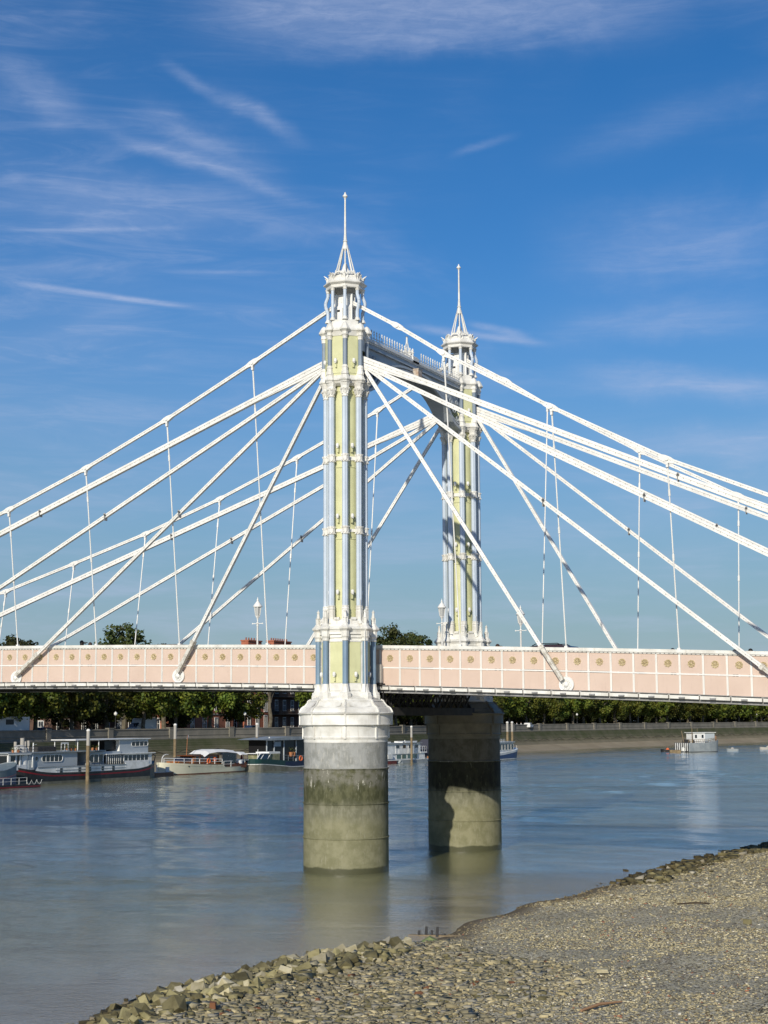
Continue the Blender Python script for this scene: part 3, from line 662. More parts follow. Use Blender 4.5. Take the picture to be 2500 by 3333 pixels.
for far in (False, True):
    fs = 'farther' if far else 'nearer'
    for sgn, sn in ((-1, 'left'), (1, 'right')):
        t = thing('suspension_chain', f'uppermost white cable sweeping down to the {sn} from the {fs} tower\'s lantern', 'cable')
        ks = [-1, -2, -3, -4, -5, -6, -7, -8] if sgn < 0 else [1, 2, 3, 4, 5]
        pts = [Vector((sgn*.5, 0, 31.12))]+([] if sgn < 0 else [Vector((3.25, .02, 29.47))])+[jp(k) for k in ks]
        pts = [flip(p, far) for p in pts]
        for a, c in zip(pts[:-1], pts[1:]): bar_with_trim(t, a, c, .16, .20, 'link_bar')
        for p, a, c in zip(pts[1:-1], pts[:-2], pts[2:]):
            d = (c-a).normalized(); b = MB()
            b.beam(p-d*.42, p-d*.14, .19, .20, h1=.31).beam(p-d*.14, p+d*.14, .19, .31).beam(p+d*.14, p+d*.42, .19, .31, h1=.20)
            b.tube(p-Vector((0, .15, 0)), p+Vector((0, .15, 0)), .10, n=10)
            part('knuckle', b, WHITE2, t)
        for k in ks[:7]:
            p = flip(jp(k), far); u = k*5*PP; e = Vector((u, W-VT if far else VT, ztop(u)-.02))
            ordn = ['first', 'second', 'third', 'fourth', 'fifth', 'sixth', 'seventh'][abs(k)-1]
            h = thing('hanger_rod', f'thin white hanger rod, {ordn} to the {sn} of the {fs} tower', 'hanger rod', p, group='vertical hanger rods')
            e = e-p; q = e*.16; m_ = e*.5
            part('rod', MB().tube((0, 0, -.15), q, .05, .042, 8).tube(q, e, .036, n=8), WHITE2, h)
            part('clevis', MB().beam((0, 0, -.10), (0, 0, -.42), .16, .12).tube((0, -.1, -.2), (0, .1, -.2), .07), WHITE2, h)
            part('turnbuckle', MB().tube(q, q+e.normalized()*.32, .062), WHITE2, h); part('turnbuckle', MB().tube(m_, m_+e.normalized()*.32, .062), WHITE2, h)
            part('foot', MB().box(e.x-.08, e.x+.08, e.y-.08, e.y+.08, e.z-.02, e.z+.10), WHITE2, h)
    # straight stays fanning out under the lantern stage
    for sgn, sn in ((-1, 'left'), (1, 'right')):
        zA = (28.25, 28.02, 28.02, 28.6); 
        S = []
        if sgn < 0:
            S = [('topmost thick', Vector((-.95, .0, 27.97)), Vector((-47, VT, 12.0)), .24, .31, 0), ('second', Vector((-.95, .0, 27.75)), Vector((-36.06, VT, 11.1)), .19, .21, 0),
                 ('third', Vector((-.95, .0, 27.78)), Vector((-24.04, VT-.28, 10.70)), .17, .19, 1), ('steepest', Vector((-.95, .0, 27.55)), Vector((-12.02, VT-.28, 10.62)), .17, .19, 1)]
        else:
            S = [('topmost thick', Vector((.95, .0, 27.92)), Vector((40, VT, 10.55)), .24, .31, 0), ('second', Vector((.95, .0, 27.62)), Vector((36.06, VT, 8.9)), .20, .24, 0),
                 ('third', Vector((.95, .0, 27.66)), Vector((24.04, VT-.28, 9.05)), .17, .205, 1), ('steepest', Vector((.95, .0, 27.66)), Vector((12.02, VT-.28, 9.78)), .17, .19, 1)]
        for nm, a, c, w_, h_, disc in S:
            a2, c2 = flip(a, far), flip(c, far)
            t = thing('stay_bar', f'{nm} straight white stay running down to the {sn} from the {fs} tower', 'stay cable', a2, group='straight stay cables')
            dv = (c2-a2)
            end = dv-dv.normalized()*.25
            bar_with_trim(t, Vector((0, 0, 0)), end, w_, h_)
            if nm == 'topmost thick':   # doubled upper stretch
                f_ = .145; b = MB().beam(Vector((0, 0, -.30)), dv*f_+Vector((0, 0, -.05)), .18, .16, h1=.08); part('second_bar', b, STEEL, t)
            if disc:
                q = dv-dv.normalized()*2.3; part('lower_casing', MB().beam(q, end, w_+.04, h_+.03).beam(q-dv.normalized()*.1, q+dv.normalized()*.1, w_+.09, h_+.09), OLDST, t)
                b = MB(); sg = 1 if not far else -1
                prof = [(.40, .0), (.42, .05), (.40, .09), (.34, .07), (.31, .07), (.28, .11), (.24, .09), (.15, .09), (.13, .17), (.06, .22), (.0, .23)]
                b.lathe([(r, -z) for r, z in prof], 28, caps=False)
                M = Matrix.Translation((dv.x, (VT-.02-a.y)*sg if True else 0, dv.z)) @ Matrix.Rotation(-pi/2 if not far else pi/2, 4, 'X')
                d_ = part('anchor_disc', b.xf(M), WHITE2, t, smooth=30)
                b = MB()
                for i in range(12): an = 2*pi*i/12; b.tube((.20*cos(an), 0, .20*sin(an)), (.20*cos(an), -.12, .20*sin(an)), .025, n=6)
                b.xf(Matrix.Translation((dv.x, (VT-.05-a.y)*sg, dv.z)) @ (Matrix.Identity(4) if not far else Matrix.Rotation(pi, 4, 'Z')))
                part('bolt', b, WHITE, d_, kind='stuff')
            # small floodlight clipped to the bar
            if nm != 'steepest':
                q = dv*.45; part('clip_lamp', MB().tube(q+Vector((0, -.15, .05)), q+Vector((.08, -.3, .12)), .07, .05).box(q.x-.02, q.x+.02, q.y-.2, q.y+.1, q.z-.28, q.z), GREY, t)

# lamp posts standing on the footways
def lamp_post(loc, label):
    t = thing('lamp_post', label, 'lamp post', loc, group='white lamp posts on the bridge')
    part('post', MB().lathe([(.16, 0), (.16, .25), (.09, .4), (.085, .9), (.06, 1.0), (.052, 3.3), (.075, 3.34), (.05, 3.4), (.10, 3.48), (.03, 3.56), (.055, 3.75)], 10), WHITE2, t, smooth=40)
    part('cross_arm', MB().beam((-.33, 0, 3.46), (.33, 0, 3.46), .035, .035).lathe([(.03, 3.42), (.04, 3.46), (.03, 3.5)], 6, 0, -.34).lathe([(.03, 3.42), (.04, 3.46), (.03, 3.5)], 6, 0, .34), WHITE2, t)
    part('cradle', MB().lathe([(.03, 3.7), (.13, 3.86), (.15, 3.92)], 6), WHITE2, t)
    part('glass', MB().lathe([(.14, 3.93), (.22, 4.42)], 6), mat('lantern_glass', (.42, .43, .42), .2, spec=.6), t)
    b = MB()
    for i in range(6): a = pi*i/3; b.tube((.15*cos(a), .15*sin(a), 3.92), (.235*cos(a), .235*sin(a), 4.44), .018, n=4)
    part('frame', b, WHITE2, t)
    part('cap', MB().lathe([(.27, 4.42), (.28, 4.46), (.17, 4.62), (.07, 4.74), (.05, 4.78), (.07, 4.82), (.035, 4.88), (.01, 5.0)], 12), WHITE2, t, smooth=40)
lamp_post((-7.16, 2.6, 10.12), 'white lamp post on the bridge, left of the nearer tower')
lamp_post((-.27, W-2.6, 10.48), 'white lamp post on the bridge, in front of the farther tower')
lamp_post((4.97, W-2.6, 9.88), 'white lamp post on the bridge, partly behind the steepest right stay')

# ================================================================== river, foreshore and far bank
def water_mat():
    m = bpy.data.materials.new('river_water'); m.use_nodes = True; nt = m.node_tree; N = nt.nodes; L = nt.links; b = N['Principled BSDF']
    b.inputs['IOR'].default_value = 1.85; b.inputs['Specular IOR Level'].default_value = .6
    b.inputs['Coat Weight'].default_value = .7; b.inputs['Coat Roughness'].default_value = .05; b.inputs['Coat IOR'].default_value = 1.5
    geo = N.new('ShaderNodeNewGeometry')
    def noise(scale, st, det=4, rg=.55, rot=0, dist=0):
        mr_ = N.new('ShaderNodeVectorRotate'); mr_.rotation_type = 'Z_AXIS'; mr_.inputs['Angle'].default_value = -rot; L.new(geo.outputs['Position'], mr_.inputs['Vector'])
        mp = N.new('ShaderNodeMapping'); mp.inputs['Scale'].default_value = st; L.new(mr_.outputs[0], mp.inputs[0])
        n = N.new('ShaderNodeTexNoise'); n.inputs['Scale'].default_value = scale; n.inputs['Detail'].default_value = det; n.inputs['Roughness'].default_value = rg; n.inputs['Distortion'].default_value = dist
        L.new(mp.outputs[0], n.inputs['Vector']); return n.outputs['Fac']
    def ma(op, a, c):
        n = N.new('ShaderNodeMath'); n.operation = op
        for i, v in enumerate((a, c)):
            if hasattr(v, 'links'): L.new(v, n.inputs[i])
            else: n.inputs[i].default_value = v
        return n.outputs[0]
    def rm(x, a, c, p=0., q=1.):
        n = N.new('ShaderNodeMapRange'); n.interpolation_type = 'SMOOTHSTEP'; L.new(x, n.inputs[0]); n.inputs[1].default_value = a; n.inputs[2].default_value = c; n.inputs[3].default_value = p; n.inputs[4].default_value = q; return n.outputs[0]
    mud = N.new('ShaderNodeMix'); mud.data_type = 'RGBA'; L.new(rm(noise(.02, (1, 1, 1), 3, .5, .3), .38, .62), mud.inputs[0])
    mud.inputs[6].default_value = (.160, .165, .075, 1); mud.inputs[7].default_value = (.205, .205, .105, 1)
    sp = N.new('ShaderNodeSeparateXYZ'); L.new(geo.outputs['Position'], sp.inputs[0])
    m2_ = N.new('ShaderNodeMix'); m2_.data_type = 'RGBA'; L.new(rm(ma('ADD', sp.outputs[0], ma('MULTIPLY', noise(.06, (1, .6, 1), 3), 10.)), 6., 22.), m2_.inputs[0]); L.new(mud.outputs[2], m2_.inputs[6]); m2_.inputs[7].default_value = (.32, .28, .215, 1)
    L.new(m2_.outputs[2], b.inputs['Base Color'])
    patch = rm(noise(.055, (.40, 1.5, 1), 5, .62, .46, .5), .43, .58)
    patch2 = rm(noise(.014, (1, 2.0, 1), 4, .55, .45, .4), .42, .58)
    calm = ma('MULTIPLY', patch, ma('ADD', .35, ma('MULTIPLY', patch2, .65)))
    n0 = noise(.16, (.6, 1.6, 1), 3, .55, .46, .4); n1 = noise(.6, (.8, 1.5, 1), 3, .55, .46, .3); n2 = noise(1.9, (1, 1.35, 1), 4, .65, .40, .3); n3 = noise(5., (1, 1.2, 1), 3, .7, .5)
    mid = rm(sp.outputs[0], 12., -45., .12, 1.)
    h = ma('ADD', ma('MULTIPLY', n2, .085), ma('MULTIPLY', n3, .075))
    amp = ma('ADD', .36, ma('MULTIPLY', calm, .5))
    bp = N.new('ShaderNodeBump'); bp.inputs['Distance'].default_value = 1.0; bp.inputs['Strength'].default_value = 1.0
    L.new(ma('MULTIPLY', h, amp), bp.inputs['Height']); L.new(bp.outputs[0], b.inputs['Normal']); L.new(bp.outputs[0], b.inputs['Coat Normal'])
    L.new(rm(calm, 0, 1, .03, .09), b.inputs['Roughness'])
    return m
SHORE = [(-80, 16), (-60, 15.5), (-45, 14.6), (-41, 13.8), (-35, 12.9), (-32, 13.3), (-27.5, 13.7), (-25, 15.2), (-21.4, 15.05), (-16, 14.55), (-11, 14.4), (-4.8, 14.95), (4, 15.25), (15, 15.55), (25, 16.6), (40, 18.), (70, 20), (200, 26)]
SV = np.array([a for a, c in SHORE]); SX = np.array([c for a, c in SHORE])
def shore(v): return np.interp(v, SV, SX)
def beach_z(x, v):
    d = x-shore(v)+.25*np.sin(v*.9+x*.3)
    z = np.where(d > 0, .085*d-.0012*d*d*(d < 18), .13*d)
    z = z+.05*np.sin(x*.8+1.3*np.sin(v*.31))*np.clip(d*.3, 0, 1)+.03*np.sin(v*1.1+x*1.7)*np.clip(d*.3, 0, 1)
    z = z+np.where((d > 0) & (d < 5.6) & (v < -24), .30*np.sin(np.clip(d, 0, 5.6)/5.6*pi)*np.clip((-24-v)/2, 0, 1), 0)
    return np.clip(z, -4, 5)
def river():
    xs = np.concatenate([[-420, -112], np.arange(-101, -60, .8), np.arange(-60, 22.1, .4), [40, 1500]]); vs = np.concatenate([[-1500, -60], np.arange(-50, 50, .4), np.arange(50, 520, 1.0), [560, 3000]])
    X, Y = np.meshgrid(xs, vs); q = np.random.default_rng(8); Z = np.zeros_like(X); N_ = 54
    far_w = np.clip((Y-40)/20, 0, 1)
    pa = np.zeros_like(X)
    for k in range(26):      # slow patches of ruffled and calm water, drawn out along the current
        l = 9*9**q.random(); th = R(88)+q.normal()*.9; pa += np.sin((X*cos(th)*1.0+Y*sin(th)*.55)*2*pi/l*(1 if k % 2 else .6)+q.uniform(0, 6.3)+1.3*np.sin(X*.05+Y*.03+k))*l**.35
    pa = pa/pa.std(); amp = .30+.95/(1+np.exp(-3.0*(pa-.15)))
    for k in range(N_):
        l = 1.15*8.5**q.random(); th = R(62)+q.normal()*.55; kk = 2*pi/l; wt = 1-far_w*(1 if l < 2.6 else 0)
        Z += wt*(.0066/kk)*np.sin(kk*(X*cos(th)+Y*sin(th))+q.uniform(0, 6.3)+.5*np.sin(.13*X+.11*Y+k))
    mid = .35+.65*np.clip((10-X)/40, 0, 1)
    edge = np.clip((X+101)/4, 0, 1)*np.clip((22-X)/3, 0, 1)*np.clip((Y+50)/4, 0, 1)*np.clip((520-Y)/8, 0, 1)
    Z *= amp*mid*edge
    ny, nx = X.shape; me = bpy.data.meshes.new('river_water'); V = np.stack([X, Y, Z], -1).reshape(-1, 3); me.vertices.add(len(V)); me.vertices.foreach_set('co', V.ravel())
    i = (np.arange(ny-1)[:, None]*nx+np.arange(nx-1)[None]).ravel(); F = np.stack([i, i+1, i+nx+1, i+nx], 1); me.loops.add(F.size); me.loops.foreach_set('vertex_index', F.ravel()); me.polygons.add(len(F)); me.polygons.foreach_set('loop_start', np.arange(len(F))*4); me.polygons.foreach_set('loop_total', np.full(len(F), 4))
    me.materials.append(water_mat()); me.update(calc_edges=True); me.shade_smooth(); link('river_water', me, kind='structure')
river()

def gravel_mat():
    m = bpy.data.materials.new('gravel'); m.use_nodes = True; nt = m.node_tree; N = nt.nodes; L = nt.links; b = N['Principled BSDF']; b.inputs['Roughness'].default_value = .85; b.inputs['Specular IOR Level'].default_value = .25
    geo = N.new('ShaderNodeNewGeometry')
    def noise(scale, det=5, rg=.6, st=(1, 1, 1)):
        mp = N.new('ShaderNodeMapping'); mp.inputs['Scale'].default_value = st; L.new(geo.outputs['Position'], mp.inputs[0])
        n = N.new('ShaderNodeTexNoise'); n.inputs['Scale'].default_value = scale; n.inputs['Detail'].default_value = det; n.inputs['Roughness'].default_value = rg; L.new(mp.outputs[0], n.inputs['Vector']); return n.outputs['Fac']
    def rm(x, a, c):
        n = N.new('ShaderNodeMapRange'); L.new(x, n.inputs[0]); n.inputs[1].default_value = a; n.inputs[2].default_value = c; return n.outputs[0]
    def mx(f, a, c, mode='MIX'):
        x = N.new('ShaderNodeMix'); x.data_type = 'RGBA'; x.blend_type = mode
        if hasattr(f, 'links'): L.new(f, x.inputs[0])
        else: x.inputs[0].default_value = f
        for i, q in ((6, a), (7, c)):
            if hasattr(q, 'links'): L.new(q, x.inputs[i])
            else: x.inputs[i].default_value = (*q, 1)
        return x.outputs[2]
    vo = N.new('ShaderNodeTexVoronoi'); vo.inputs['Scale'].default_value = 11.; L.new(geo.outputs['Position'], vo.inputs['Vector'])
    vo2 = N.new('ShaderNodeTexVoronoi'); vo2.inputs['Scale'].default_value = 24.; L.new(geo.outputs['Position'], vo2.inputs['Vector'])
    sp = N.new('ShaderNodeSeparateColor'); L.new(vo.outputs['Color'], sp.inputs[0])
    sp2 = N.new('ShaderNodeSeparateColor'); L.new(vo2.outputs['Color'], sp2.inputs[0])
    c = mx(rm(noise(.35, 4, .6, (1, .5, 1)), .4, .6), (.37, .32, .19), (.49, .43, .28))
    c = mx(rm(noise(.9, 4, .6, (1.6, .35, 1)), .5, .66), c, (.26, .205, .13))
    c = mx(rm(sp.outputs[0], .55, 1.0), c, (.62, .57, .45))
    c = mx(rm(sp.outputs[1], .75, .8), c, (.10, .085, .055))
    c = mx(rm(sp2.outputs[0], .6, .9), c, (.46, .42, .29)); c = mx(rm(sp2.outputs[1], .8, .85), c, (.12, .10, .07))
    sz = N.new('ShaderNodeSeparateXYZ'); L.new(geo.outputs['Position'], sz.inputs[0])
    wet = N.new('ShaderNodeMapRange'); L.new(sz.outputs[2], wet.inputs[0]); wet.inputs[1].default_value = .16; wet.inputs[2].default_value = .02
    c = mx(wet.outputs[0], c, (.13, .10, .06))
    L.new(c, b.inputs['Base Color'])
    bp = N.new('ShaderNodeBump'); bp.inputs['Strength'].default_value = .9; bp.inputs['Distance'].default_value = .05
    L.new(vo.outputs['Distance'], bp.inputs['Height']); bp.invert = True
    bp2 = N.new('ShaderNodeBump'); bp2.inputs['Strength'].default_value = .7; bp2.inputs['Distance'].default_value = .02; bp2.invert = True; L.new(vo2.outputs['Distance'], bp2.inputs['Height']); L.new(bp.outputs[0], bp2.inputs['Normal'])
    L.new(bp2.outputs[0], b.inputs['Normal'])
    return m
GRAVEL = gravel_mat()
def grid(x0, x1, y0, y1, dx, dy, zf):
    xs = np.arange(x0, x1+dx/2, dx); ys = np.arange(y0, y1+dy/2, dy); X, Y = np.meshgrid(xs, ys); Z = zf(X, Y)
    b = MB(); b.v = list(zip(X.ravel().tolist(), Y.ravel().tolist(), Z.ravel().tolist())); nx = len(xs)
    b.f = [(j*nx+i, j*nx+i+1, (j+1)*nx+i+1, (j+1)*nx+i) for j in range(len(ys)-1) for i in range(nx-1)]; b.m = [0]*len(b.f); return b
struct('river_beach', grid(6, 60, -60, 60, .4, .5, beach_z), GRAVEL, smooth=60)
SILT = mat('river_silt', (.26, .215, .145), .9, (.31, .26, .18), .15, bump=.4, bsc=1.5)
struct('ground', MB().add([(-6000, -6000, -4.2), (6000, -6000, -4.2), (6000, 6000, -4.2), (-6000, 6000, -4.2)], [(0, 1, 2, 3)]), SILT)

BANK = [(-103, -60), (-108, 30), (-114, 88.3), (-118.4, 112.4), (-119.6, 137), (-117.7, 165), (-114, 187.5), (-112.5, 224), (-113, 301), (-108, 352), (-94, 439), (-76, 520), (-40, 640), (25, 800), (135, 980)]
def bank_pts(step=4.):
    P = [Vector((x, y, 0)) for x, y in BANK]; out = []
    for i in range(len(P)-1):
        a, c = P[i], P[i+1]; pm = P[i-1] if i else a*2-c; pn = P[i+2] if i+2 < len(P) else c*2-a
        n = max(1, int((c-a).length/step))
        for k in range(n):
            t = k/n; out.append(.5*((2*a)+(c-pm)*t+(2*pm-5*a+4*c-pn)*t*t+(-pm+3*a-3*c+pn)*t**3))
    out.append(P[-1]); return out
BP = bank_pts()
BN = []
for i in range(len(BP)):
    d = (BP[min(i+1, len(BP)-1)]-BP[max(i-1, 0)]).normalized(); BN.append(Vector((d.y, -d.x, 0)))    # towards the river
ARC = np.cumsum([0]+[(BP[i+1]-BP[i]).length for i in range(len(BP)-1)])
def bank_at(s, off=0.):
    i = int(np.clip(np.searchsorted(ARC, s)-1, 0, len(BP)-2)); t = (s-ARC[i])/(ARC[i+1]-ARC[i]); p = BP[i].lerp(BP[i+1], t); n = BN[i].lerp(BN[i+1], t).normalized()
    return p+n*off, n
def bank_s(v): return float(np.interp(v, [p.y for p in BP], ARC))
def ribbon(prof, mb=None, i0=0, i1=None):
    """profile of (offset to the river, height) swept along the bank"""
    b = mb or MB(); i1 = len(BP) if i1 is None else i1; V = []; n = len(prof)
    for i in range(i0, i1):
        for o_, z in prof: p = BP[i]+BN[i]*o_; V.append((p.x, p.y, z))
    F = [(q*n+j, q*n+j+1, (q+1)*n+j+1, (q+1)*n+j) for q in range(i1-i0-1) for j in range(n-1)]
    return b.add(V, F)
def wallmat(name, c1, c2, c3):
    m = mat(name, c1, .9, c2, .35, bump=.6, bsc=2.5, streak=.5, streak_col=c3); return m
def mud():
    b = MB(); V = []; pr = [(2.6, 1.45), (.5, .9), (.85, .25), (1.0, 0.), (1.2, -.3), (2.2, -2.)]
    for i in range(len(BP)):
        w_ = float(np.interp(BP[i].y, [60, 215, 290, 440, 520], [17.5, 17.0, 8.5, 8.0, 10.0]))+.5*sin(i*.7)+.4*sin(i*.23)
        for j, (o_, z) in enumerate(pr): p = BP[i]+BN[i]*(o_ if j == 0 else o_*w_); V.append((p.x, p.y, z))
    n = 6; return b.add(V, [(q*n+j, q*n+j+1, (q+1)*n+j+1, (q+1)*n+j) for q in range(len(BP)-1) for j in range(n-1)])
struct('foreshore_mud', mud(), SILT, smooth=60)
struct('far_bank_ground', ribbon([(-.3, 5.45), (-30, 5.5), (-60, 5.6), (-400, 6), (-3000, 6)]), mat('bank_ground', (.07, .07, .05), .95, (.05, .055, .035), .1))
struct('embankment_road', ribbon([(-6.0, 5.40), (-6.0, 5.525), (-6.25, 5.53)]), mat('kerb_stone', (.3, .29, .27), .8))
struct('embankment_road_surface', ribbon([(-6.25, 5.535), (-16, 5.54)]), ASPH)
emb = thing('embankment_wall', 'long sloping stone river wall with parapet along the far bank', 'river wall')
cols = [((.23, .21, .17), (.17, .16, .13), (.10, .10, .06)), ((.10, .10, .055), (.065, .075, .03), (.03, .04, .015)), ((.13, .12, .075), (.09, .095, .045), (.05, .055, .02)), ((.19, .165, .105), (.15, .135, .08), (.09, .09, .05)), ((.24, .205, .14), (.20, .175, .115), (.13, .12, .08))]
WM = [wallmat('wall_stone', *c) for c in cols]
courses = 9; z = 1.2
for i in range(courses):
    h_ = 3.55/courses; o0 = 2.9-2.3*i/courses
    k = 4 if i < 2 else 3 if i < 4 else 2 if i < 6 else 1
    part('stone_course', ribbon([(o0, z-.02), (o0-.05, z+h_*.80), (o0-.22, z+h_*.98)]), WM[k], emb); z += h_
part('string_course', ribbon([(.45, 4.73), (.62, 4.78), (.62, 4.98), (.35, 5.06), (.28, 5.06)]), WM[0], emb)
part('upper_wall', ribbon([(.30, 5.0), (.26, 5.42), (.34, 5.45), (.34, 5.55), (.22, 5.58)]), WM[0], emb)
part('parapet', ribbon([(.22, 5.5), (.22, 6.42), (.32, 6.46), (.32, 6.60), (.05, 6.66), (-.22, 6.60), (-.22, 6.46), (-.12, 6.42), (-.12, 5.5)]), WM[0], emb)
s = bank_s(70)+6
while s < bank_s(640):
    p, n = bank_at(s, .08); a = math.atan2(n.y, n.x)
    part('pedestal', MB().box(-.32, .42, -.6, .6, 4.9, 6.74).box(-.38, .48, -.68, .68, 6.70, 6.86), WM[0], emb, (p.x, p.y, 0), a); s += 16.5
CH = mat('chain_iron', (.03, .03, .025), .8)
s = bank_s(70)
while s < bank_s(520):
    pts = []
    for i in range(7):
        t = i/6; p, n = bank_at(s+t*9, 2.05-.25*(1-4*(t-.5)**2)+.38); pts.append((p.x, p.y, 3.05-.75*(1-4*(t-.5)**2)))
    part('chain', MB().path(pts, .05, 4), CH, emb); s += 9

# ------------------------------------------------------------------ trees of the far bank
def leaf_mat(name, c1, c2, tr=.25):
    m = mat(name, c1, .55, c2, .55, spec=.25, island=.35); nt = m.node_tree; b = nt.nodes['Principled BSDF']
    oi = nt.nodes.new('ShaderNodeObjectInfo'); h2 = nt.nodes.new('ShaderNodeHueSaturation'); m1 = nt.nodes.new('ShaderNodeMapRange'); m1.inputs[3].default_value = .55; m1.inputs[4].default_value = 1.3; m2 = nt.nodes.new('ShaderNodeMapRange'); m2.inputs[3].default_value = .485; m2.inputs[4].default_value = .52
    nt.links.new(oi.outputs['Random'], m1.inputs[0]); nt.links.new(oi.outputs['Random'], m2.inputs[0]); nt.links.new(m1.outputs[0], h2.inputs['Value']); nt.links.new(m2.outputs[0], h2.inputs['Hue'])
    s0 = b.inputs['Base Color'].links[0].from_socket; nt.links.new(s0, h2.inputs['Color']); nt.links.new(h2.outputs[0], b.inputs['Base Color'])
    t = nt.nodes.new('ShaderNodeBsdfTranslucent'); mx = nt.nodes.new('ShaderNodeMixShader'); mx.inputs[0].default_value = tr
    src = b.inputs['Base Color'].links[0].from_socket; nt.links.new(src, t.inputs[0])
    nt.links.new(b.outputs[0], mx.inputs[1]); nt.links.new(t.outputs[0], mx.inputs[2]); nt.links.new(mx.outputs[0], nt.nodes['Material Output'].inputs[0]); return m
LEAF = leaf_mat('plane_leaf', (.085, .120, .018), (.165, .165, .024)); LEAF2 = leaf_mat('dark_leaf', (.045, .065, .016), (.085, .085, .022))
BARK = mat('bark', (.10, .085, .06), .9, (.16, .14, .10), 2., bump=.5, bsc=5)
def crown_mesh(name, seed, rx, rz, nclump, nleaf, size, droop=0., mt=None, hollow=.35):
    g = np.random.default_rng(seed)
    cl = []
    while len(cl) < nclump:
        p = g.normal(size=3); p /= np.linalg.norm(p); r = (hollow+(1-hollow)*g.random()**.5)*.86
        p = p*r; p[2] = p[2] if p[2] > -.75 else -.75
        if g.random() < .1: p *= 1.12
        cl.append(p*[rx, rx, rz])
    cl = np.array(cl); cr = g.uniform(.14, .30, nclump)*rx
    idx = np.repeat(np.arange(nclump), nleaf)
    d = g.normal(size=(len(idx), 3)); d /= np.linalg.norm(d, axis=1)[:, None]
    rr = g.uniform(.55, 1.05, len(idx))[:, None]
    C = cl[idx]+d*rr*cr[idx][:, None]*[1, 1, .8]
    C[:, 2] -= droop*g.random(len(idx))
    nrm = d+g.normal(size=d.shape)*.55+[0, 0, .25]; nrm /= np.linalg.norm(nrm, axis=1)[:, None]
    t = np.cross(nrm, g.normal(size=nrm.shape)); t /= np.linalg.norm(t, axis=1)[:, None]; bt = np.cross(nrm, t)
    s = g.uniform(.6, 1.25, len(idx))[:, None]*size
    v = np.stack([C-t*s*.5, C-bt*s*.42+nrm*s*.1, C+t*s*.5, C+bt*s*.42+nrm*s*.1], 1).reshape(-1, 3)
    me = bpy.data.meshes.new(name); n = len(idx)
    me.vertices.add(4*n); me.vertices.foreach_set('co', v.ravel()); me.loops.add(4*n); me.loops.foreach_set('vertex_index', np.arange(4*n))
    me.polygons.add(n); me.polygons.foreach_set('loop_start', np.arange(n)*4); me.polygons.foreach_set('loop_total', np.full(n, 4)); me.materials.append(mt); me.update(calc_edges=True); me.validate(); return me
def trunk_mesh(seed, h, spread, r=.42):
    g = random.Random(seed); b = MB(); x = y = 0; pts = [(0, 0, 0)]
    for i in range(3): x += g.uniform(-.25, .25); y += g.uniform(-.25, .25); pts.append((x, y, h*(i+1)/3))
    for i in range(3): b.tube(pts[i], pts[i+1], r*(1-.13*i), r*(1-.13*(i+1)), 8)
    for k in range(7):
        a = k*.9+g.random(); z0 = h*g.uniform(.75, 1.0); e = (x+spread*cos(a)*g.uniform(.5, .8), y+spread*sin(a)*g.uniform(.5, .8), h+spread*g.uniform(.3, 1.1))
        mid = ((x+e[0])/2+g.uniform(-.4, .4), (y+e[1])/2+g.uniform(-.4, .4), (z0+e[2])/2+.5)
        b.tube((x, y, z0), mid, r*.42, r*.28, 6).tube(mid, e, r*.28, .05, 6)
    return b.mesh('trunk', BARK)
CROWNS = [crown_mesh('crown', 20+i, 5.8, 5.6, 76, 80, .55, .6, LEAF) for i in range(5)]
CROWNS2 = [crown_mesh('crown', 40+i, 6.5, 7.0, 80, 70, .62, .4, LEAF2) for i in range(4)]
TR = [trunk_mesh(i, 5.2, 4.2) for i in range(4)]
def tree(x, y, z, sx, sz, crown, trunk, label, group=None, rz=None, ch=8.1, dz=0):
    t = thing('plane_tree', label, 'tree', (x, y, z), random.uniform(0, 6.28) if rz is None else rz, group)
    c = link('crown', crown, t, (0, 0, ch*sz+dz)); c.scale = (sx, sx, sz)
    k = link('trunk', trunk, t); k.scale = (1, 1, sz)
    return t
ORD = 'first second third fourth fifth sixth seventh eighth ninth tenth eleventh twelfth thirteenth fourteenth fifteenth sixteenth'.split()
ZC = {}
def zone(v):
    for lim, nm in ((86, 'beyond the left edge of the photo'), (122, 'behind the black barge'), (146, 'behind the cream yacht'), (170, 'behind the green workboat'), (196, 'behind the nearer pier'), (222, 'behind the white houseboat'), (262, 'behind the farther pier'), (300, 'just right of the farther pier'), (350, 'well right of the farther pier'), (410, 'short of the striped boat'), (480, 'behind the striped boat'), (9999, 'near the right edge')):
        if v < lim: break
    return nm
def nth(kind, v):
    z_ = zone(v); k = ZC.get((kind, z_), 0); ZC[(kind, z_)] = k+1; return f'{kind} {z_}, {ORD[min(k, 15)]} there'
s = bank_s(66); i = 0
while s < bank_s(600):
    p, n = bank_at(s, -3.4+random.uniform(-.7, .7))
    big = random.uniform(.88, 1.06)
    if not (183 < p.y < 201):
        tree(p.x, p.y, 5.5, big, big*random.uniform(.9, 1.05), CROWNS[i % 5], TR[i % 4], nth('front row plane tree', p.y), 'front row of riverside trees', dz=random.uniform(-.5, .5))
    s += random.uniform(7.6, 10.2); i += 1
s = bank_s(60); i = 0
while s < bank_s(700):
    p, n = bank_at(s, -19.5+random.uniform(-2, 2))
    big = random.uniform(.72, .90)
    if not (188 < p.y < 262):
        tree(p.x, p.y, 5.5, big, big, CROWNS2[i % 4], TR[i % 4], nth('darker back row tree', p.y), 'back row of riverside trees')
    s += random.uniform(9, 12); i += 1
s = bank_s(270); i = 0
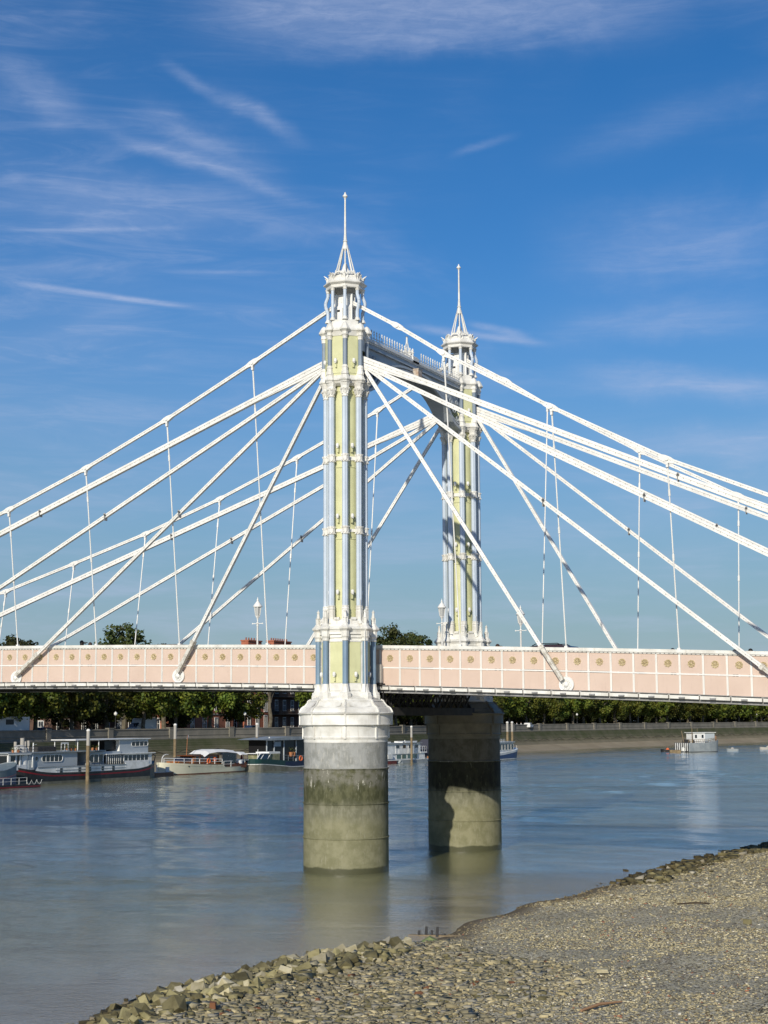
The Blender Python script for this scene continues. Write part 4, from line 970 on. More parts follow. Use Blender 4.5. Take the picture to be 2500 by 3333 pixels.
while s < bank_s(760):
    p, n = bank_at(s, -34+random.uniform(-3, 3))
    tree(p.x, p.y, 5.5, 1.0, .95, CROWNS2[i % 4], TR[i % 4], nth('broad dark garden tree', p.y), 'trees of the gardens'); s += random.uniform(10, 13); i += 1
for (x, y, zt_, sx, lab) in ((-128, 127.5, 22.6, .95, 'tall tree crown showing above the pink girder at the far left'), (-131, 161.5, 26.6, .82, 'tall rounded tree rising above the pink girder behind two hanger rods, left'),
                       (-131, 174.5, 23.3, .80, 'low tree crown above the girder beside the brick chimneys, left'), (-131, 273.5, 31.8, .86, 'leafy tree crown above the girder between the two towers, left half'), (-131, 286, 30.6, .84, 'leafy tree crown above the girder between the two towers, right half'),
                       (-131, 213.5, 24.6, .62, 'small crown peeking out left of the nearer tower above the girder')):
    sz = 1.1
    t = tree(x, y, 5.5, sx, sx, CROWNS2[i % 4], TR[i % 4], lab, ch=0, dz=(zt_-5.5)-6.9*sx); i += 1
    [k_ for k_ in t.children if k_.name.startswith('trunk')][0].scale = (1.2, 1.2, (zt_-5.5-6.9*sx+1.0)/10.)

def hedge():
    q = np.random.default_rng(3); n = 26000; sv = q.uniform(bank_s(262), bank_s(760), n); V = []
    P = [bank_at(a_, -23.0)[0] for a_ in np.linspace(bank_s(262), bank_s(760), 400)]; px = np.interp(sv, np.linspace(bank_s(262), bank_s(760), 400), [p.x for p in P]); py = np.interp(sv, np.linspace(bank_s(262), bank_s(760), 400), [p.y for p in P])
    C = np.stack([px+q.normal(size=n)*1.2, py+q.normal(size=n)*.6, 5.4+4.6*q.random(n)**.8+.8*np.sin(sv*.3)], 1); t = q.normal(size=(n, 3)); t /= np.linalg.norm(t, axis=1)[:, None]; u = np.cross(t, q.normal(size=(n, 3))); u /= np.linalg.norm(u, axis=1)[:, None]
    v = np.stack([C-t*.45, C-u*.4, C+t*.45, C+u*.4], 1).reshape(-1, 3); me = bpy.data.meshes.new('garden_hedge'); me.vertices.add(4*n); me.vertices.foreach_set('co', v.ravel()); me.loops.add(4*n); me.loops.foreach_set('vertex_index', np.arange(4*n)); me.polygons.add(n); me.polygons.foreach_set('loop_start', np.arange(n)*4); me.polygons.foreach_set('loop_total', np.full(n, 4)); me.materials.append(LEAF2); me.update(calc_edges=True)
    link('garden_hedge', me, kind='stuff')
hedge()

# ------------------------------------------------------------------ riverside buildings
BRICK = mat('red_brick', (.42, .15, .085), .9, (.33, .105, .06), 1.2, bump=.3, bsc=8); BRICKL = mat('orange_brick', (.38, .15, .085), .9, (.32, .12, .07), 1.2); BRICKD = mat('brown_brick', (.12, .07, .05), .9, (.09, .055, .04), 1.2)
SLATER = mat('roof_slate', (.07, .07, .08), .7, (.05, .05, .06), 2.); STUCCO = mat('pale_stucco', (.55, .52, .45), .8, (.46, .44, .38), .6)
FRAME = mat('window_white', (.72, .71, .66), .5); WGL = mat('window_glass', (.03, .035, .04), .06, spec=.9); POT = mat('chimney_pot', (.28, .10, .06), .9)
def building(x, y0, y1, h, mt, label, storeys, nwin, trim=True, depth=14, chim=(), wh=2.1, ww=1.1, roofh=2.6, name='brick_house', balcony=False):
    t = thing(name, label, 'building', (x, y0, 5.5)); L_ = y1-y0
    part('wall', MB().box(-depth, 0, 0, L_, 0, h), mt, t)
    part('roof', MB().extr([(-depth-.2, h), (.25, h), (-2.2, h+roofh), (-depth+2.2, h+roofh)], -.2, L_+.2), SLATER, t)
    part('cornice', MB().box(-.02, .35, -.1, L_+.1, h-.35, h-.02), STUCCO if trim else mt, t)
    sh = h/storeys; W_ = L_/max(nwin, 1)
    wf = MB().box(.0, .09, -ww/2-.12, -ww/2, -.1, wh+.1).box(.0, .09, ww/2, ww/2+.12, -.1, wh+.1).box(.0, .11, -ww/2-.15, ww/2+.15, wh, wh+.16).box(.0, .2, -ww/2-.2, ww/2+.2, -.16, -.02).box(.03, .07, -ww/2, ww/2, wh/2-.04, wh/2+.04).box(.03, .07, -.03, .03, 0, wh).mesh('window', FRAME)
    wp = MB().box(.01, .03, -ww/2, ww/2, 0, wh).mesh('pane', WGL)
    for k in range(storeys):
        if k: part('string_course', MB().box(0, .12, -.05, L_+.05, k*sh-.12, k*sh+.05), STUCCO if trim else mt, t)
        for j in range(nwin):
            w = link('window', wf, t, (.0, (j+.5)*W_, k*sh+(sh-wh)/2)); link('pane', wp, w)
        if k < storeys-1 and nwin:
            for j in range(3 if depth > 8 else 1):
                w = link('window', wf, t, (-depth*(j+.6)/3.2, 0, k*sh+(sh-wh)/2), -pi/2); link('pane', wp, w)
    if balcony:
        for k in (1, 2, 3):
            b = MB().box(.0, 1.0, .3, L_-.3, k*sh-.1, k*sh)
            q = .35
            while q < L_-.3: b.box(.93, .97, q, q+.04, k*sh, k*sh+.95); q += .25
            b.box(.92, .98, .3, L_-.3, k*sh+.93, k*sh+1.0); part('balcony', b, BLACK, t)
    for (cx, cy, w_, hh, n) in chim:
        c = part('chimney', MB().box(cx-1.0, cx+1.0, cy-w_/2, cy+w_/2, h, hh-.9).box(cx-1.15, cx+1.15, cy-w_/2-.15, cy+w_/2+.15, hh-.9, hh-.6), BRICK, t)
        for q in range(n): part('chimney_pot', MB().lathe([(.2, hh-.62), (.16, hh-.05), (.2, hh)], 8, 0, cx, cy-w_/2+(q+.5)*w_/n), POT, c)
    return t
building(-139, 194, 212, 15.5, BRICKL, 'orange red brick house front with white windows, left of the brown red block', 4, 4, name='brick_house')
building(-139.5, 217.5, 228.0, 16.0, BRICK, 'red brick block with three tall white sash windows per floor behind the moored yacht', 4, 3, trim=False, wh=3.0, ww=1.15)
building(-141.5, 229, 247, 15.6, BRICKD, 'dark brown terrace with iron balconies beside the nearer pier', 4, 5, balcony=True, wh=2.2)
building(-146, 160, 194, 11.6, BRICKD, 'long dark terrace behind the trees at the left with small white windows', 4, 9)
building(-150, 236, 274, 16.4, BRICK, 'rear brick mansion whose chimney stacks show above the girder', 4, 0, chim=((-8, 14.6, 6.2, 22.3, 5), (-8, 27.8, 8.6, 22.7, 8)), depth=16)
building(-134, 385, 399, 12, STUCCO, 'pale stucco house glimpsed between trees at the right', 3, 4, name='stucco_house')
building(-129, 420, 431, 9, BRICKL, 'small orange brick gable glimpsed between trees at the right', 3, 3)
building(-139, 300, 340, 11, BRICKD, 'dark brick terrace hidden behind the trees right of the farther pier', 3, 9)

# ------------------------------------------------------------------ vehicles
TYRE = mat('tyre', (.02, .02, .02), .9); RIM = mat('wheel_rim', (.4, .4, .4), .3, metal=.8); VANW = mat('van_white', (.72, .72, .70), .3, (.66, .66, .64), .6)
def wheels(t, xs, w, r=.33):
    for x in xs:
        for s_ in (-1, 1):
            wv = part('wheel', MB().tube((x, s_*w-.1, r), (x, s_*w+.1, r), r, n=18), TYRE, t); part('rim', MB().tube((x, s_*(w+.0)-.105, r), (x, s_*w+.105, r), r*.58, n=12), RIM, wv)
def car(loc, rz, label, paint, L_=4.6, H=1.5, rail=False, w=.92):
    t = thing('car', label, 'car', loc, rz)
    low = [(-L_/2, .35), (-L_/2, .75), (-L_/2+.15, .92), (-L_/2+.25, 1.0), (.9, 1.0), (L_/2-.35, .88), (L_/2, .62), (L_/2, .32)]
    part('body', MB().extr(low, -w, w), paint, t)
    V = []; pr = [(-L_/2+.22, 1.0, w-.04), (-L_/2+.5, H-.06, w-.2), (-L_/2+.9, H, w-.22), (.0, H, w-.22), (.45, H-.07, w-.22), (1.25, 1.0, w-.05)]
    for x, z, ww in pr: V += [(x, -ww, z), (x, ww, z)]
    F = [(2*i, 2*i+1, 2*i+3, 2*i+2) for i in range(5)]+[tuple(2*i for i in range(6)), tuple(2*i+1 for i in range(5, -1, -1))]
    part('cabin', MB().add(V, F), paint, t)
    for s_ in (-1, 1):
        part('side_window', MB().add([(-L_/2+.55, s_*(w-.045), 1.05), (1.0, s_*(w-.045), 1.05), (.42, s_*(w-.185), H-.12), (-L_/2+.75, s_*(w-.185), H-.12)], [(0, 1, 2, 3)]), GLASS, t)
        part('headlight', MB().box(L_/2-.12, L_/2+.01, s_*.7-.15, s_*.7+.15, .6, .74), RIM, t)
    part('windscreen', MB().add([(1.22, -w+.12, 1.04), (1.22, w-.12, 1.04), (.49, w-.28, H-.08), (.49, -w+.28, H-.08)], [(0, 1, 2, 3)]), GLASS, t)
    if rail:
        for s_ in (-1, 1): part('roof_rail', MB().path([(-1.7, s_*.62, H-.02), (-1.45, s_*.64, H+.09), (-.2, s_*.64, H+.09), (.05, s_*.62, H-.02)], .025), BLACK, t)
    wheels(t, (-L_/2+.85, L_/2-.85), w-.08)
    return t
car((10.6, 5.6, 10.14), R(-2), 'dark estate car with roof rails crossing the bridge, only its roof above the girder', mat('car_dark_red', (.04, .018, .016), .2, spec=.8), H=1.86, rail=True)
car((-126, 133, 5.54), R(88), 'dark blue car parked beyond the parapet under the trees', mat('car_blue', (.02, .03, .09), .25, spec=.8))
car((-124.5, 196, 5.54), R(92), 'silver car parked under the trees near the brick houses', mat('car_silver', (.35, .36, .37), .3, metal=.5))
car((-112.5, 317, 5.54), R(98), 'white car parked under the trees right of the piers', VANW)
def box_van(loc, rz, label):
    t = thing('van', label, 'van', loc, rz)
    part('cargo_box', MB().extr([(-3.6, .55), (1.0, .55), (1.0, 2.7), (.5, 2.95), (-3.6, 2.95)], -1.05, 1.05), VANW, t)
    part('cab', MB().extr([(1.0, .45), (3.0, .45), (3.05, 1.0), (2.3, 1.25), (1.45, 2.15), (1.0, 2.25)], -.95, .95), VANW, t)
    part('windscreen', MB().add([(2.26, -.85, 1.30), (2.26, .85, 1.30), (1.49, .85, 2.12), (1.49, -.85, 2.12)], [(0, 1, 2, 3)]), GLASS, t)
    for s_ in (-1, 1): part('side_window', MB().add([(1.2, s_*.96, 1.25), (2.15, s_*.96, 1.28), (1.5, s_*.96, 2.0), (1.2, s_*.96, 2.0)], [(0, 1, 2, 3)]), GLASS, t)
    wheels(t, (-2.4, 2.1), .95, .36); return t
box_van((-123.9, 156.6, 5.54), R(-90), 'white box van parked behind the embankment parapet')
t = thing('lorry_trailer', 'white box trailer with one dark window parked behind the parapet at the far left', 'trailer', (-122.2, 119.3, 5.54), R(88))
part('trailer_box', MB().box(-4.6, 3.2, -1.2, 1.2, .75, 3.2), VANW, t); part('chassis', MB().box(-4.5, 3.1, -1.0, 1.0, .5, .74), DARK, t); part('window', MB().box(-2.2, -.4, -1.215, -1.19, 2.0, 2.8), BLACK, t); part('corner_post', MB().box(3.2, 3.3, -1.2, 1.2, .75, 3.2), GREY, t); wheels(t, (-3.6, -2.7, 2.4), 1.0, .42)
for k, (v, lab) in enumerate(((178, 'lamp standard on the embankment parapet, left of the red brick block'), (143, 'lamp standard on the embankment parapet behind the black barge'), (345, 'lamp standard on the embankment parapet, right of the farther pier'), (470, 'lamp standard on the embankment parapet behind the striped boat'))):
    p, n = bank_at(bank_s(v), .08); t = thing('street_lamp', lab, 'street lamp', (p.x, p.y, 6.8), 0)
    part('post', MB().lathe([(.22, 0), (.2, .3), (.09, .5), (.06, 2.0), (.09, 2.1)], 8), BLACK, t); part('globe', MB().lathe([(.10, 2.1), (.26, 2.25), (.30, 2.42), (.24, 2.6), (.1, 2.7), (.03, 2.8)], 10), FRAME, t, smooth=50)

# ================================================================== boats
HBLK = mat('hull_black', (.014, .014, .016), .35, (.03, .03, .03), 1.); HRED = mat('hull_red', (.20, .012, .018), .4); FOUL = mat('hull_waterline_grey', (.19, .185, .15), .8, (.12, .12, .09), 1.2)
BGREY = mat('boat_grey_paint', (.44, .48, .50), .5, (.40, .44, .46), .6); BWHITE = mat('boat_white_paint', (.82, .82, .79), .4, (.66, .66, .62), .9)
WOOD = mat('varnished_wood', (.36, .13, .03), .3, (.24, .08, .02), 2., spec=.6); WOODD = mat('dark_varnish', (.16, .05, .02), .35, (.11, .035, .015), 2.); CREAM = mat('cream_hull_paint', (.68, .65, .49), .4, (.62, .59, .44), .5)
NAVY = mat('navy_paint', (.008, .016, .05), .3); DGREEN = mat('dark_green_paint', (.012, .045, .042), .35); BLUEH = mat('blue_hull_paint', (.012, .05, .17), .4, (.02, .06, .15), 1.); CANV = mat('white_canvas', (.78, .77, .73), .8)
ORNG = mat('lifebuoy_orange', (.72, .17, .06), .5); REDF = mat('flag_red', (.22, .02, .03), .8); LEAFP = mat('pot_plant_leaf', (.07, .12, .03), .7, (.16, .13, .03), 8.); TERRA = mat('terracotta', (.42, .18, .08), .9); TIMBER = mat('weathered_timber', (.25, .19, .11), .9, (.16, .12, .07), 1.5, streak=.6, streak_col=(.08, .09, .03)); POSTC = mat('post_top_grey', (.38, .36, .32), .9)
def hull_band(L_, B, lo, hi, n=28, bow=.22, stern=.12, flare=.0, transom=.5, keel=1.0, thick=0., cap=False, rake=0.):
    """sides of a boat between two heights; x runs bow (0) to stern (L)"""
    b = MB(); V = []
    def hb(t, z):
        k = 1.
        if t < bow: k = math.sqrt(max(0, 1-((bow-t)/bow)**2))**1.05
        elif t > 1-stern: q = (t-(1-stern))/stern; k = 1-(1-transom)*q*q
        return (B/2+flare*z)*k+.02
    for i in range(n+1):
        t = (i/n)**1.25 if i < n else 1.0; zl, zh = lo(t), hi(t)
        for z in (zl, zh):
            x = t*L_-(rake*max(z, 0)*(1-t)**3)
            y = hb(t, z); V += [(x, -y, z), (x, y, z)]
    F = []
    for i in range(n):
        q = 4*i; F += [(q, q+4, q+6, q+2), (q+5, q+1, q+3, q+7)]
        if cap: F.append((q+2, q+6, q+7, q+3))
    q = 4*n; F.append((q, q+1, q+3, q+2)); 
    return b.add(V, F)
def win_row(par, x0, x1, n, y, z0, z1, gap=.25, frame=BWHITE, glass=GLASS, round_=False, name='window'):
    w_ = (x1-x0-gap*(n-1))/n; s_ = -1 if y < 0 else 1
    for i in range(n):
        a = x0+i*(w_+gap); d = .03*s_
        f = MB()
        for bx0, bx1, bz0, bz1 in ((a-.06, a+w_+.06, z0-.06, z0), (a-.06, a+w_+.06, z1, z1+.06), (a-.06, a, z0, z1), (a+w_, a+w_+.06, z0, z1)): f.box(bx0, bx1, min(y, y+d), max(y, y+d), bz0, bz1)
        wv = part(name, f, frame, par); part('pane', MB().box(a, a+w_, min(y, y+d*.4), max(y, y+d*.4), z0, z1), glass, wv)
def oval_win(par, x0, x1, y, z0, z1, nm, frame=BWHITE):
    s_ = -1 if y < 0 else 1; r = (z1-z0)/2; zc = (z0+z1)/2; pts = []
    for i in range(9): a = pi/2+pi*i/8; pts.append((x0+r+r*cos(a), zc+r*sin(a)))
    for i in range(9): a = -pi/2+pi*i/8; pts.append((x1-r+r*cos(a), zc+r*sin(a)))
    b = MB().extr(pts, min(y, y+s_*.02), max(y, y+s_*.02)); wv = part('window', b, GLASS, par)
    f = MB().path([(px, y+s_*.03, pz) for px, pz in pts+pts[:1]], .045, 5)
    for i in range(1, nm): q = x0+(x1-x0)*i/nm; f.box(q-.04, q+.04, y+min(0, s_*.05), y+max(0, s_*.05), z0, z1)
    part('frame', f, frame, wv)
def lifebuoy(par, x, y, z, r=.32):
    b = MB(); n = 16
    for i in range(n):
        a, c = 2*pi*i/n, 2*pi*(i+1)/n; b.tube((x+r*cos(a), y, z+r*sin(a)), (x+r*cos(c), y, z+r*sin(c)), .10, n=6)
    part('lifebuoy', b, ORNG, par)
def rails(par, pts, h, n, r=.025, mt=None, name='railing', mid=True):
    b = MB(); tot = []
    for (p, q) in zip(pts[:-1], pts[1:]):
        p, q = Vector(p), Vector(q); k = max(1, round((q-p).length/n))
        for i in range(k+1): t_ = p.lerp(q, i/k); b.tube(t_, t_+Vector((0, 0, h)), r, n=5)
        b.tube(p+Vector((0, 0, h)), q+Vector((0, 0, h)), r, n=5)
        if mid: b.tube(p+Vector((0, 0, h*.5)), q+Vector((0, 0, h*.5)), r*.7, n=4)
    part(name, b, mt or BWHITE, par)
def plants(par, x, y, z, n=1, s_=.25):
    for i in range(n):
        g = random; b = MB().lathe([(.14*s_*4, 0), (.2*s_*4, .35*s_*4)], 8, 0, x+i*.8, y).shift(0, 0, z); pt = part('plant_pot', b, TERRA, par)
        b = MB()
        for q in range(26):
            a = g.uniform(0, 6.3); r = g.uniform(.05, .4)*s_*3; zz = z+.35*s_*4+g.uniform(0, .5)*s_*3; c = Vector((x+i*.8+r*cos(a), y+r*sin(a), zz)); d = Vector((g.uniform(-1, 1), g.uniform(-1, 1), g.uniform(-.3, 1))).normalized()*.16
            e = d.cross(Vector((0, 0, 1))).normalized()*.07; b.add([c-d, c+e, c+d, c-e], [(0, 1, 2, 3)])
        part('foliage', b, LEAFP, pt)

# --- black barge with red stripe, local x from the bow, root at the bow
t = thing('houseboat_barge', 'long black barge with a red stripe, grey cabins, upper deckhouse and canopy', 'barge', (-92.5, 81.4, 0), R(88)); G = t
L0, B0 = 31.0, 5.2
sheer = lambda q: 1.45+1.25*max(0, 1-q/.27)**1.8+.95*max(0, (q-.80)/.2)**1.6-.10*math.exp(-((q-.5)/.2)**2)
sh0 = lambda q: sheer(q)-.48
part('hull', hull_band(L0, B0, lambda q: .36+.2*max(0, 1-q/.2), sh0, bow=.16, stern=.10, flare=.04, rake=.2), HBLK, t)
part('stripe', hull_band(L0, B0+.03, sh0, lambda q: sh0(q)+.19, bow=.16, stern=.10, flare=.04, rake=.2), HRED, t)
part('gunwale', hull_band(L0, B0+.04, lambda q: sh0(q)+.19, sheer, bow=.16, stern=.10, flare=.04, cap=True, rake=.2), HBLK, t)
part('lower_hull', hull_band(L0, B0-.02, lambda q: -.8, lambda q: .36+.2*max(0, 1-q/.2), bow=.16, stern=.10, flare=.04, rake=.2), FOUL, t)
part('stem_post', MB().beam((-.25, 0, -.3), (-.55, 0, 3.0), .26, .22), HBLK, t)
part('bulwark', MB().add([(4.0, -2.62, 1.62), (8.2, -2.64, 1.42), (8.2, -2.64, 2.16), (4.6, -2.62, 2.28)], [(0, 1, 2, 3)]).box(8.2, 22.6, -2.65, -2.58, 1.36, 2.12).box(8.2, 22.6, 2.58, 2.65, 1.36, 2.12).box(22.6, 27.8, -2.66, -2.56, 1.40, 2.32), BWHITE, t)
for x in (8.9, 12.6, 14.7, 17.4, 19.7): part('porthole', MB().box(x, x+.5, -2.68, -2.64, 1.42, 1.98), GLASS, t)
part('rub_rail', MB().beam((4.5, -2.66, 2.2), (22.6, -2.68, 2.14), .10, .08).beam((8, -2.68, 1.72), (22.6, -2.68, 1.70), .05, .04), GREYHULL, t)
# forward cabin with white rounded front
fc = part('forward_cabin', MB().box(3.4, 13.0, -2.1, 2.1, 1.9, 3.95), BGREY, t)
part('cabin_front', MB().lathe([(1.0, 1.9), (1.0, 3.96)], 24, 0, 3.0, -1.1).box(-.3, 3.0, -2.1, 2.1, 1.9, 2.6).box(-.3, 3.0, -2.1, 2.1, 3.75, 3.97).box(-.35, .05, -2.12, -1.9, 2.4, 3.9).box(.95, 1.2, -2.12, -1.9, 2.4, 3.9).box(1.75, 2.0, -2.12, -1.9, 2.4, 3.9), BWHITE, t, smooth=40)
part('front_glass', MB().box(-.25, 2.2, -2.02, 1.9, 2.6, 3.75), GLASS, t)
part('cabin_roof', MB().box(-.7, 18.6, -2.4, 2.4, 3.97, 4.12), GREYHULL, t); part('cabin_roof', MB().box(-.6, 3.6, -2.42, -2.3, 3.85, 3.97), BWHITE, t)
b = MB(); n = 16
part('round_window', MB().tube((4.9, -2.10, 3.3), (4.9, -2.14, 3.3), .34, n=20), BWHITE, t); part('round_glass', MB().tube((4.9, -2.14, 3.3), (4.9, -2.16, 3.3), .27, n=20), GLASS, t)
oval_win(t, 5.9, 10.0, -2.11, 2.82, 3.72, 5)
# midship
part('middle_cabin', MB().box(15.2, 22.4, -2.0, 2.1, 1.9, 3.9), BGREY, t); oval_win(t, 15.5, 20.5, -2.02, 2.5, 3.6, 5)
part('well_deck', MB().box(13.0, 15.2, -2.4, 2.4, 1.3, 1.5), DARK, t)
part('white_door', MB().box(18.4, 19.2, -2.09, -2.03, 2.15, 3.55), BWHITE, t)
part('door_glass', MB().box(18.55, 19.05, -2.11, -2.09, 2.35, 3.4), GLASS, t)
rails(t, [(13, -2.5, 2.1), (22.4, -2.5, 2.1)], .42, 1.1, mt=BLACK)
# after wheelhouse cabin
part('after_cabin', MB().box(22.6, 28.4, -2.35, 2.3, 2.2, 2.55).box(22.6, 22.75, -2.35, 2.3, 2.2, 3.6).box(22.6, 29, -2.35, -2.25, 3.35, 3.5).box(28.3, 29.0, -2.3, 2.3, 1.8, 3.5), BWHITE, t)
win_row(t, 22.8, 28.2, 6, -2.27, 2.58, 3.35, .14); part('cabin_interior', MB().box(22.8, 28.2, -2.1, 2.1, 2.2, 3.4), GLASS, t)
part('after_roof', MB().box(18.6, 29.6, -2.55, 2.5, 3.50, 3.60), BWHITE, t)
part('side_window', MB().box(18.7, 22.5, -2.3, -2.26, 2.3, 3.4), GLASS, t)
for x in np.arange(18.8, 22.4, .45): part('mullion', MB().box(x, x+.07, -2.34, -2.30, 2.2, 3.45), BWHITE, t)
# upper deckhouse with canopy
part('upper_deckhouse', MB().box(22.4, 28.8, -1.8, 1.8, 3.6, 5.45), BGREY, t); oval_win(t, 24.9, 28.7, -1.81, 4.5, 5.2, 4)
part('deckhouse_end', MB().box(22.3, 22.42, -1.8, .0, 3.62, 5.4), BWHITE, t); part('doorway', MB().box(19.8, 22.3, -1.2, 1.2, 4.12, 5.3), BLACK, t)
part('canopy', MB().box(12.6, 29.0, -2.1, 2.1, 5.48, 5.60), BWHITE, t)
for x in (13.2, 17.6): part('canopy_post', MB().tube((x, -1.95, 4.1), (x, -1.95, 5.5), .06), BWHITE, t); part('canopy_post', MB().tube((x, 1.95, 4.1), (x, 1.95, 5.5), .06), BWHITE, t)
part('mast', MB().tube((3.9, -2.3, 2.2), (4.15, -2.2, 5.3), .07).beam((4.0, -2.2, 5.05), (4.8, -2.2, 5.1), .05, .05), BWHITE, t)
rails(t, [(0, -2.3, 4.12), (12, -2.3, 4.12)], .75, 1.2, mt=BLACK)
for px, pn in ((.9, 1), (11.4, 3), (16.6, 2), (1.9, 1)): plants(t, px, -1.7, 4.12, pn)
part('roof_locker', MB().box(6.2, 9.8, -1.2, .2, 4.12, 4.75), DARK, t); part('tarpaulin', MB().lathe([(1.1, 4.12), (1.05, 4.6), (.6, 4.95), (.1, 5.05)], 12, 0, 3.2, -.8), mat('grey_tarpaulin', (.4, .4, .38), .8), t, smooth=50)
part('picture_frame', MB().box(9.7, 11.2, -2.1, -2.05, 4.12, 4.25).box(9.7, 9.85, -2.1, -2.05, 4.12, 5.2).box(11.05, 11.2, -2.1, -2.05, 4.12, 5.2).box(9.7, 11.2, -2.1, -2.05, 5.1, 5.25).box(10.4, 10.5, -2.1, -2.05, 4.2, 5.1), BWHITE, t)
part('anchor', MB().beam((-.5, -.45, 1.9), (.25, -.75, 1.35), .12, .1).beam((.1, -.8, 1.5), (.6, -.9, 1.7), .28, .08, w1=.05).beam((.2, -.75, 1.2), (.9, -.95, 1.3), .26, .08, w1=.05).beam((-.9, -.3, 1.6), (-.6, -.4, 1.1), .3, .08, w1=.08), BWHITE, t)
part('davit', MB().path([(28.9, -2.0, 3.0), (29.8, -2.0, 3.3), (30.4, -1.9, 3.1), (30.4, -1.6, 2.0)], .06).tube((28.2, -1.9, 1.9), (28.2, -1.9, 3.5), .06), BLACK, t)
# --- bow of the next vessel, leaving the frame at the left, with its gangway
t = thing('moored_vessel', 'grey blue hull with a pink stripe cut off by the left edge, railings in front', 'boat', (-88.8, 62.0, 0), R(90))
sh2 = lambda q: 2.2+.9*max(0, (q-.75)/.25)**1.5
flipx = Matrix.Translation((18, 0, 0)) @ Matrix.Rotation(pi, 4, 'Z')
bh = mat('pale_blue_hull', (.17, .21, .22), .5, (.13, .17, .18), .6)
part('hull', hull_band(18, 4.6, lambda q: -.6, lambda q: 1.15+.5*max(0, 1-q/.25), bow=.3).xf(flipx), mat('violet_grey_hull', (.10, .11, .16), .5), t)
part('stripe', hull_band(18, 4.64, lambda q: 1.15+.5*max(0, 1-q/.25), lambda q: 1.3+.5*max(0, 1-q/.25), bow=.3).xf(flipx), mat('pink_stripe', (.45, .18, .17), .5), t)
part('upper_hull', hull_band(18, 4.6, lambda q: 1.3+.5*max(0, 1-q/.25), lambda q: 2.1+.9*max(0, 1-q/.25)**1.4, bow=.3, cap=True).xf(flipx), bh, t)
part('rubbing_edge', hull_band(18, 4.7, lambda q: 2.1+.9*max(0, 1-q/.25)**1.4, lambda q: 2.18+.9*max(0, 1-q/.25)**1.4, bow=.3).xf(flipx), GREYHULL, t)
t = thing('pontoon', 'low dark pontoon with white railings and looped rope at the left edge', 'pontoon', (-86.4, 79.2, 0), R(90))
part('float', MB().box(-9, 2.3, -.7, .7, -.3, .42), HBLK, t); part('red_edge', MB().box(-9, 2.3, -.73, -.71, .05, .2), HRED, t); rails(t, [(-9, -.6, .42), (-.2, -.6, .42)], .8, 1.6)
b = MB()
for k in range(3):
    p_ = [(-.5+k*1.0+1.0*i/8, -.75, .9-.55*sin(pi*i/8)) for i in range(9)]; b.path(p_, .02, 4)
part('rope', b, BWHITE, t)
# --- cream motor yacht
t = thing('motor_yacht', 'cream hulled classic motor yacht with varnished cabin and white canopy', 'yacht', (-94.6, 119.9, 0), R(86))
L1, B1 = 20.4, 4.0
shy = lambda q: (1.28+.62*max(0, 1-q/.62)**1.5) if q < .645 else (1.28-.46*min(1, (q-.645)/.035)+.10*(q-.68))
part('hull', hull_band(L1, B1, lambda q: .16, shy, n=60, bow=.30, stern=.25, transom=.55, flare=.10), CREAM, t)
part('lower_hull', hull_band(L1, B1-.02, lambda q: -.6, lambda q: .16, n=40, bow=.30, stern=.25, transom=.55, flare=.10), WOODD, t)
part('rub_rail', hull_band(L1, B1+.05, lambda q: shy(q)-.32 if q < .645 else .86, lambda q: shy(q)-.27 if q < .645 else .90, n=60, bow=.30, stern=.25, transom=.55, flare=.10), CREAM, t)
part('deck', MB().prism([(1.2, -.9), (5, -1.8), (13.2, -1.95), (13.2, 1.95), (5, 1.8), (1.2, .9)], 1.35, 1.42), WOOD, t)
part('cockpit_side', MB().box(13.3, 19.9, -1.75, -1.65, .7, 1.45).box(13.3, 19.9, 1.65, 1.75, .7, 1.45).box(19.6, 19.8, -1.6, 1.6, .6, 1.4), WOODD, t)
for x in (4.6, 7.3, 10.0, 11.6): part('porthole', MB().tube((x, -2.05, 1.22), (x, -2.14, 1.22), .10, n=12), BLACK, t)
part('fore_cabin', MB().box(3.4, 7.0, -1.2, 1.2, 1.4, 2.0), WOOD, t); part('cockpit_cover', MB().box(4.9, 6.6, -1.1, 1.1, 2.0, 2.5), NAVY, t)
cb = part('wheelhouse', MB().extr([(6.6, 1.4), (13.2, 1.4), (13.2, 2.72), (6.9, 2.72)], -1.35, 1.35), WOOD, t); part('wheelhouse_roof', MB().box(6.2, 13.3, -1.5, 1.5, 2.72, 2.82), WOODD, t)
win_row(t, 7.2, 12.8, 5, -1.36, 1.8, 2.6, .35, frame=WOOD, glass=GLASS)
rails(t, [(.5, -.6, 1.75), (4, -1.65, 1.62), (13.1, -2.0, 1.35)], .75, 2.0, .055, mid=True); rails(t, [(13.6, -1.95, .85), (19.8, -1.5, .85)], .9, 2.0, .05)
lifebuoy(t, 9.6, -2.02, 1.9, .34); lifebuoy(t, 11.9, -1.5, 2.1, .25)
part('mast', MB().tube((6.7, 0, 2.8), (6.9, 0, 5.8), .06, .04), WOOD, t); part('pennant', MB().add([(6.85, 0, 5.6), (7.2, 0, 5.5), (6.7, .05, 5.2), (7.2, 0, 5.9)], [(0, 1, 3), (0, 2, 1)]), BWHITE, t)
part('bow_davit', MB().path([(.5, -.2, 1.7), (.55, -.2, 2.5), (.9, -.2, 2.9), (1.5, -.2, 3.05), (2.0, -.2, 3.0)], .06), BWHITE, t)
V = []; F = []
cz = [(8.8, 2.95), (10, 3.45), (12, 3.62), (14.5, 3.58), (17.2, 3.35), (18, 3.0), (18.6, 3.12), (20.0, 3.05), (20.3, 2.75)]
for x, z in cz: V += [(x, -1.85, z-.42), (x, -1.1, z), (x, 1.1, z), (x, 1.85, z-.42)]
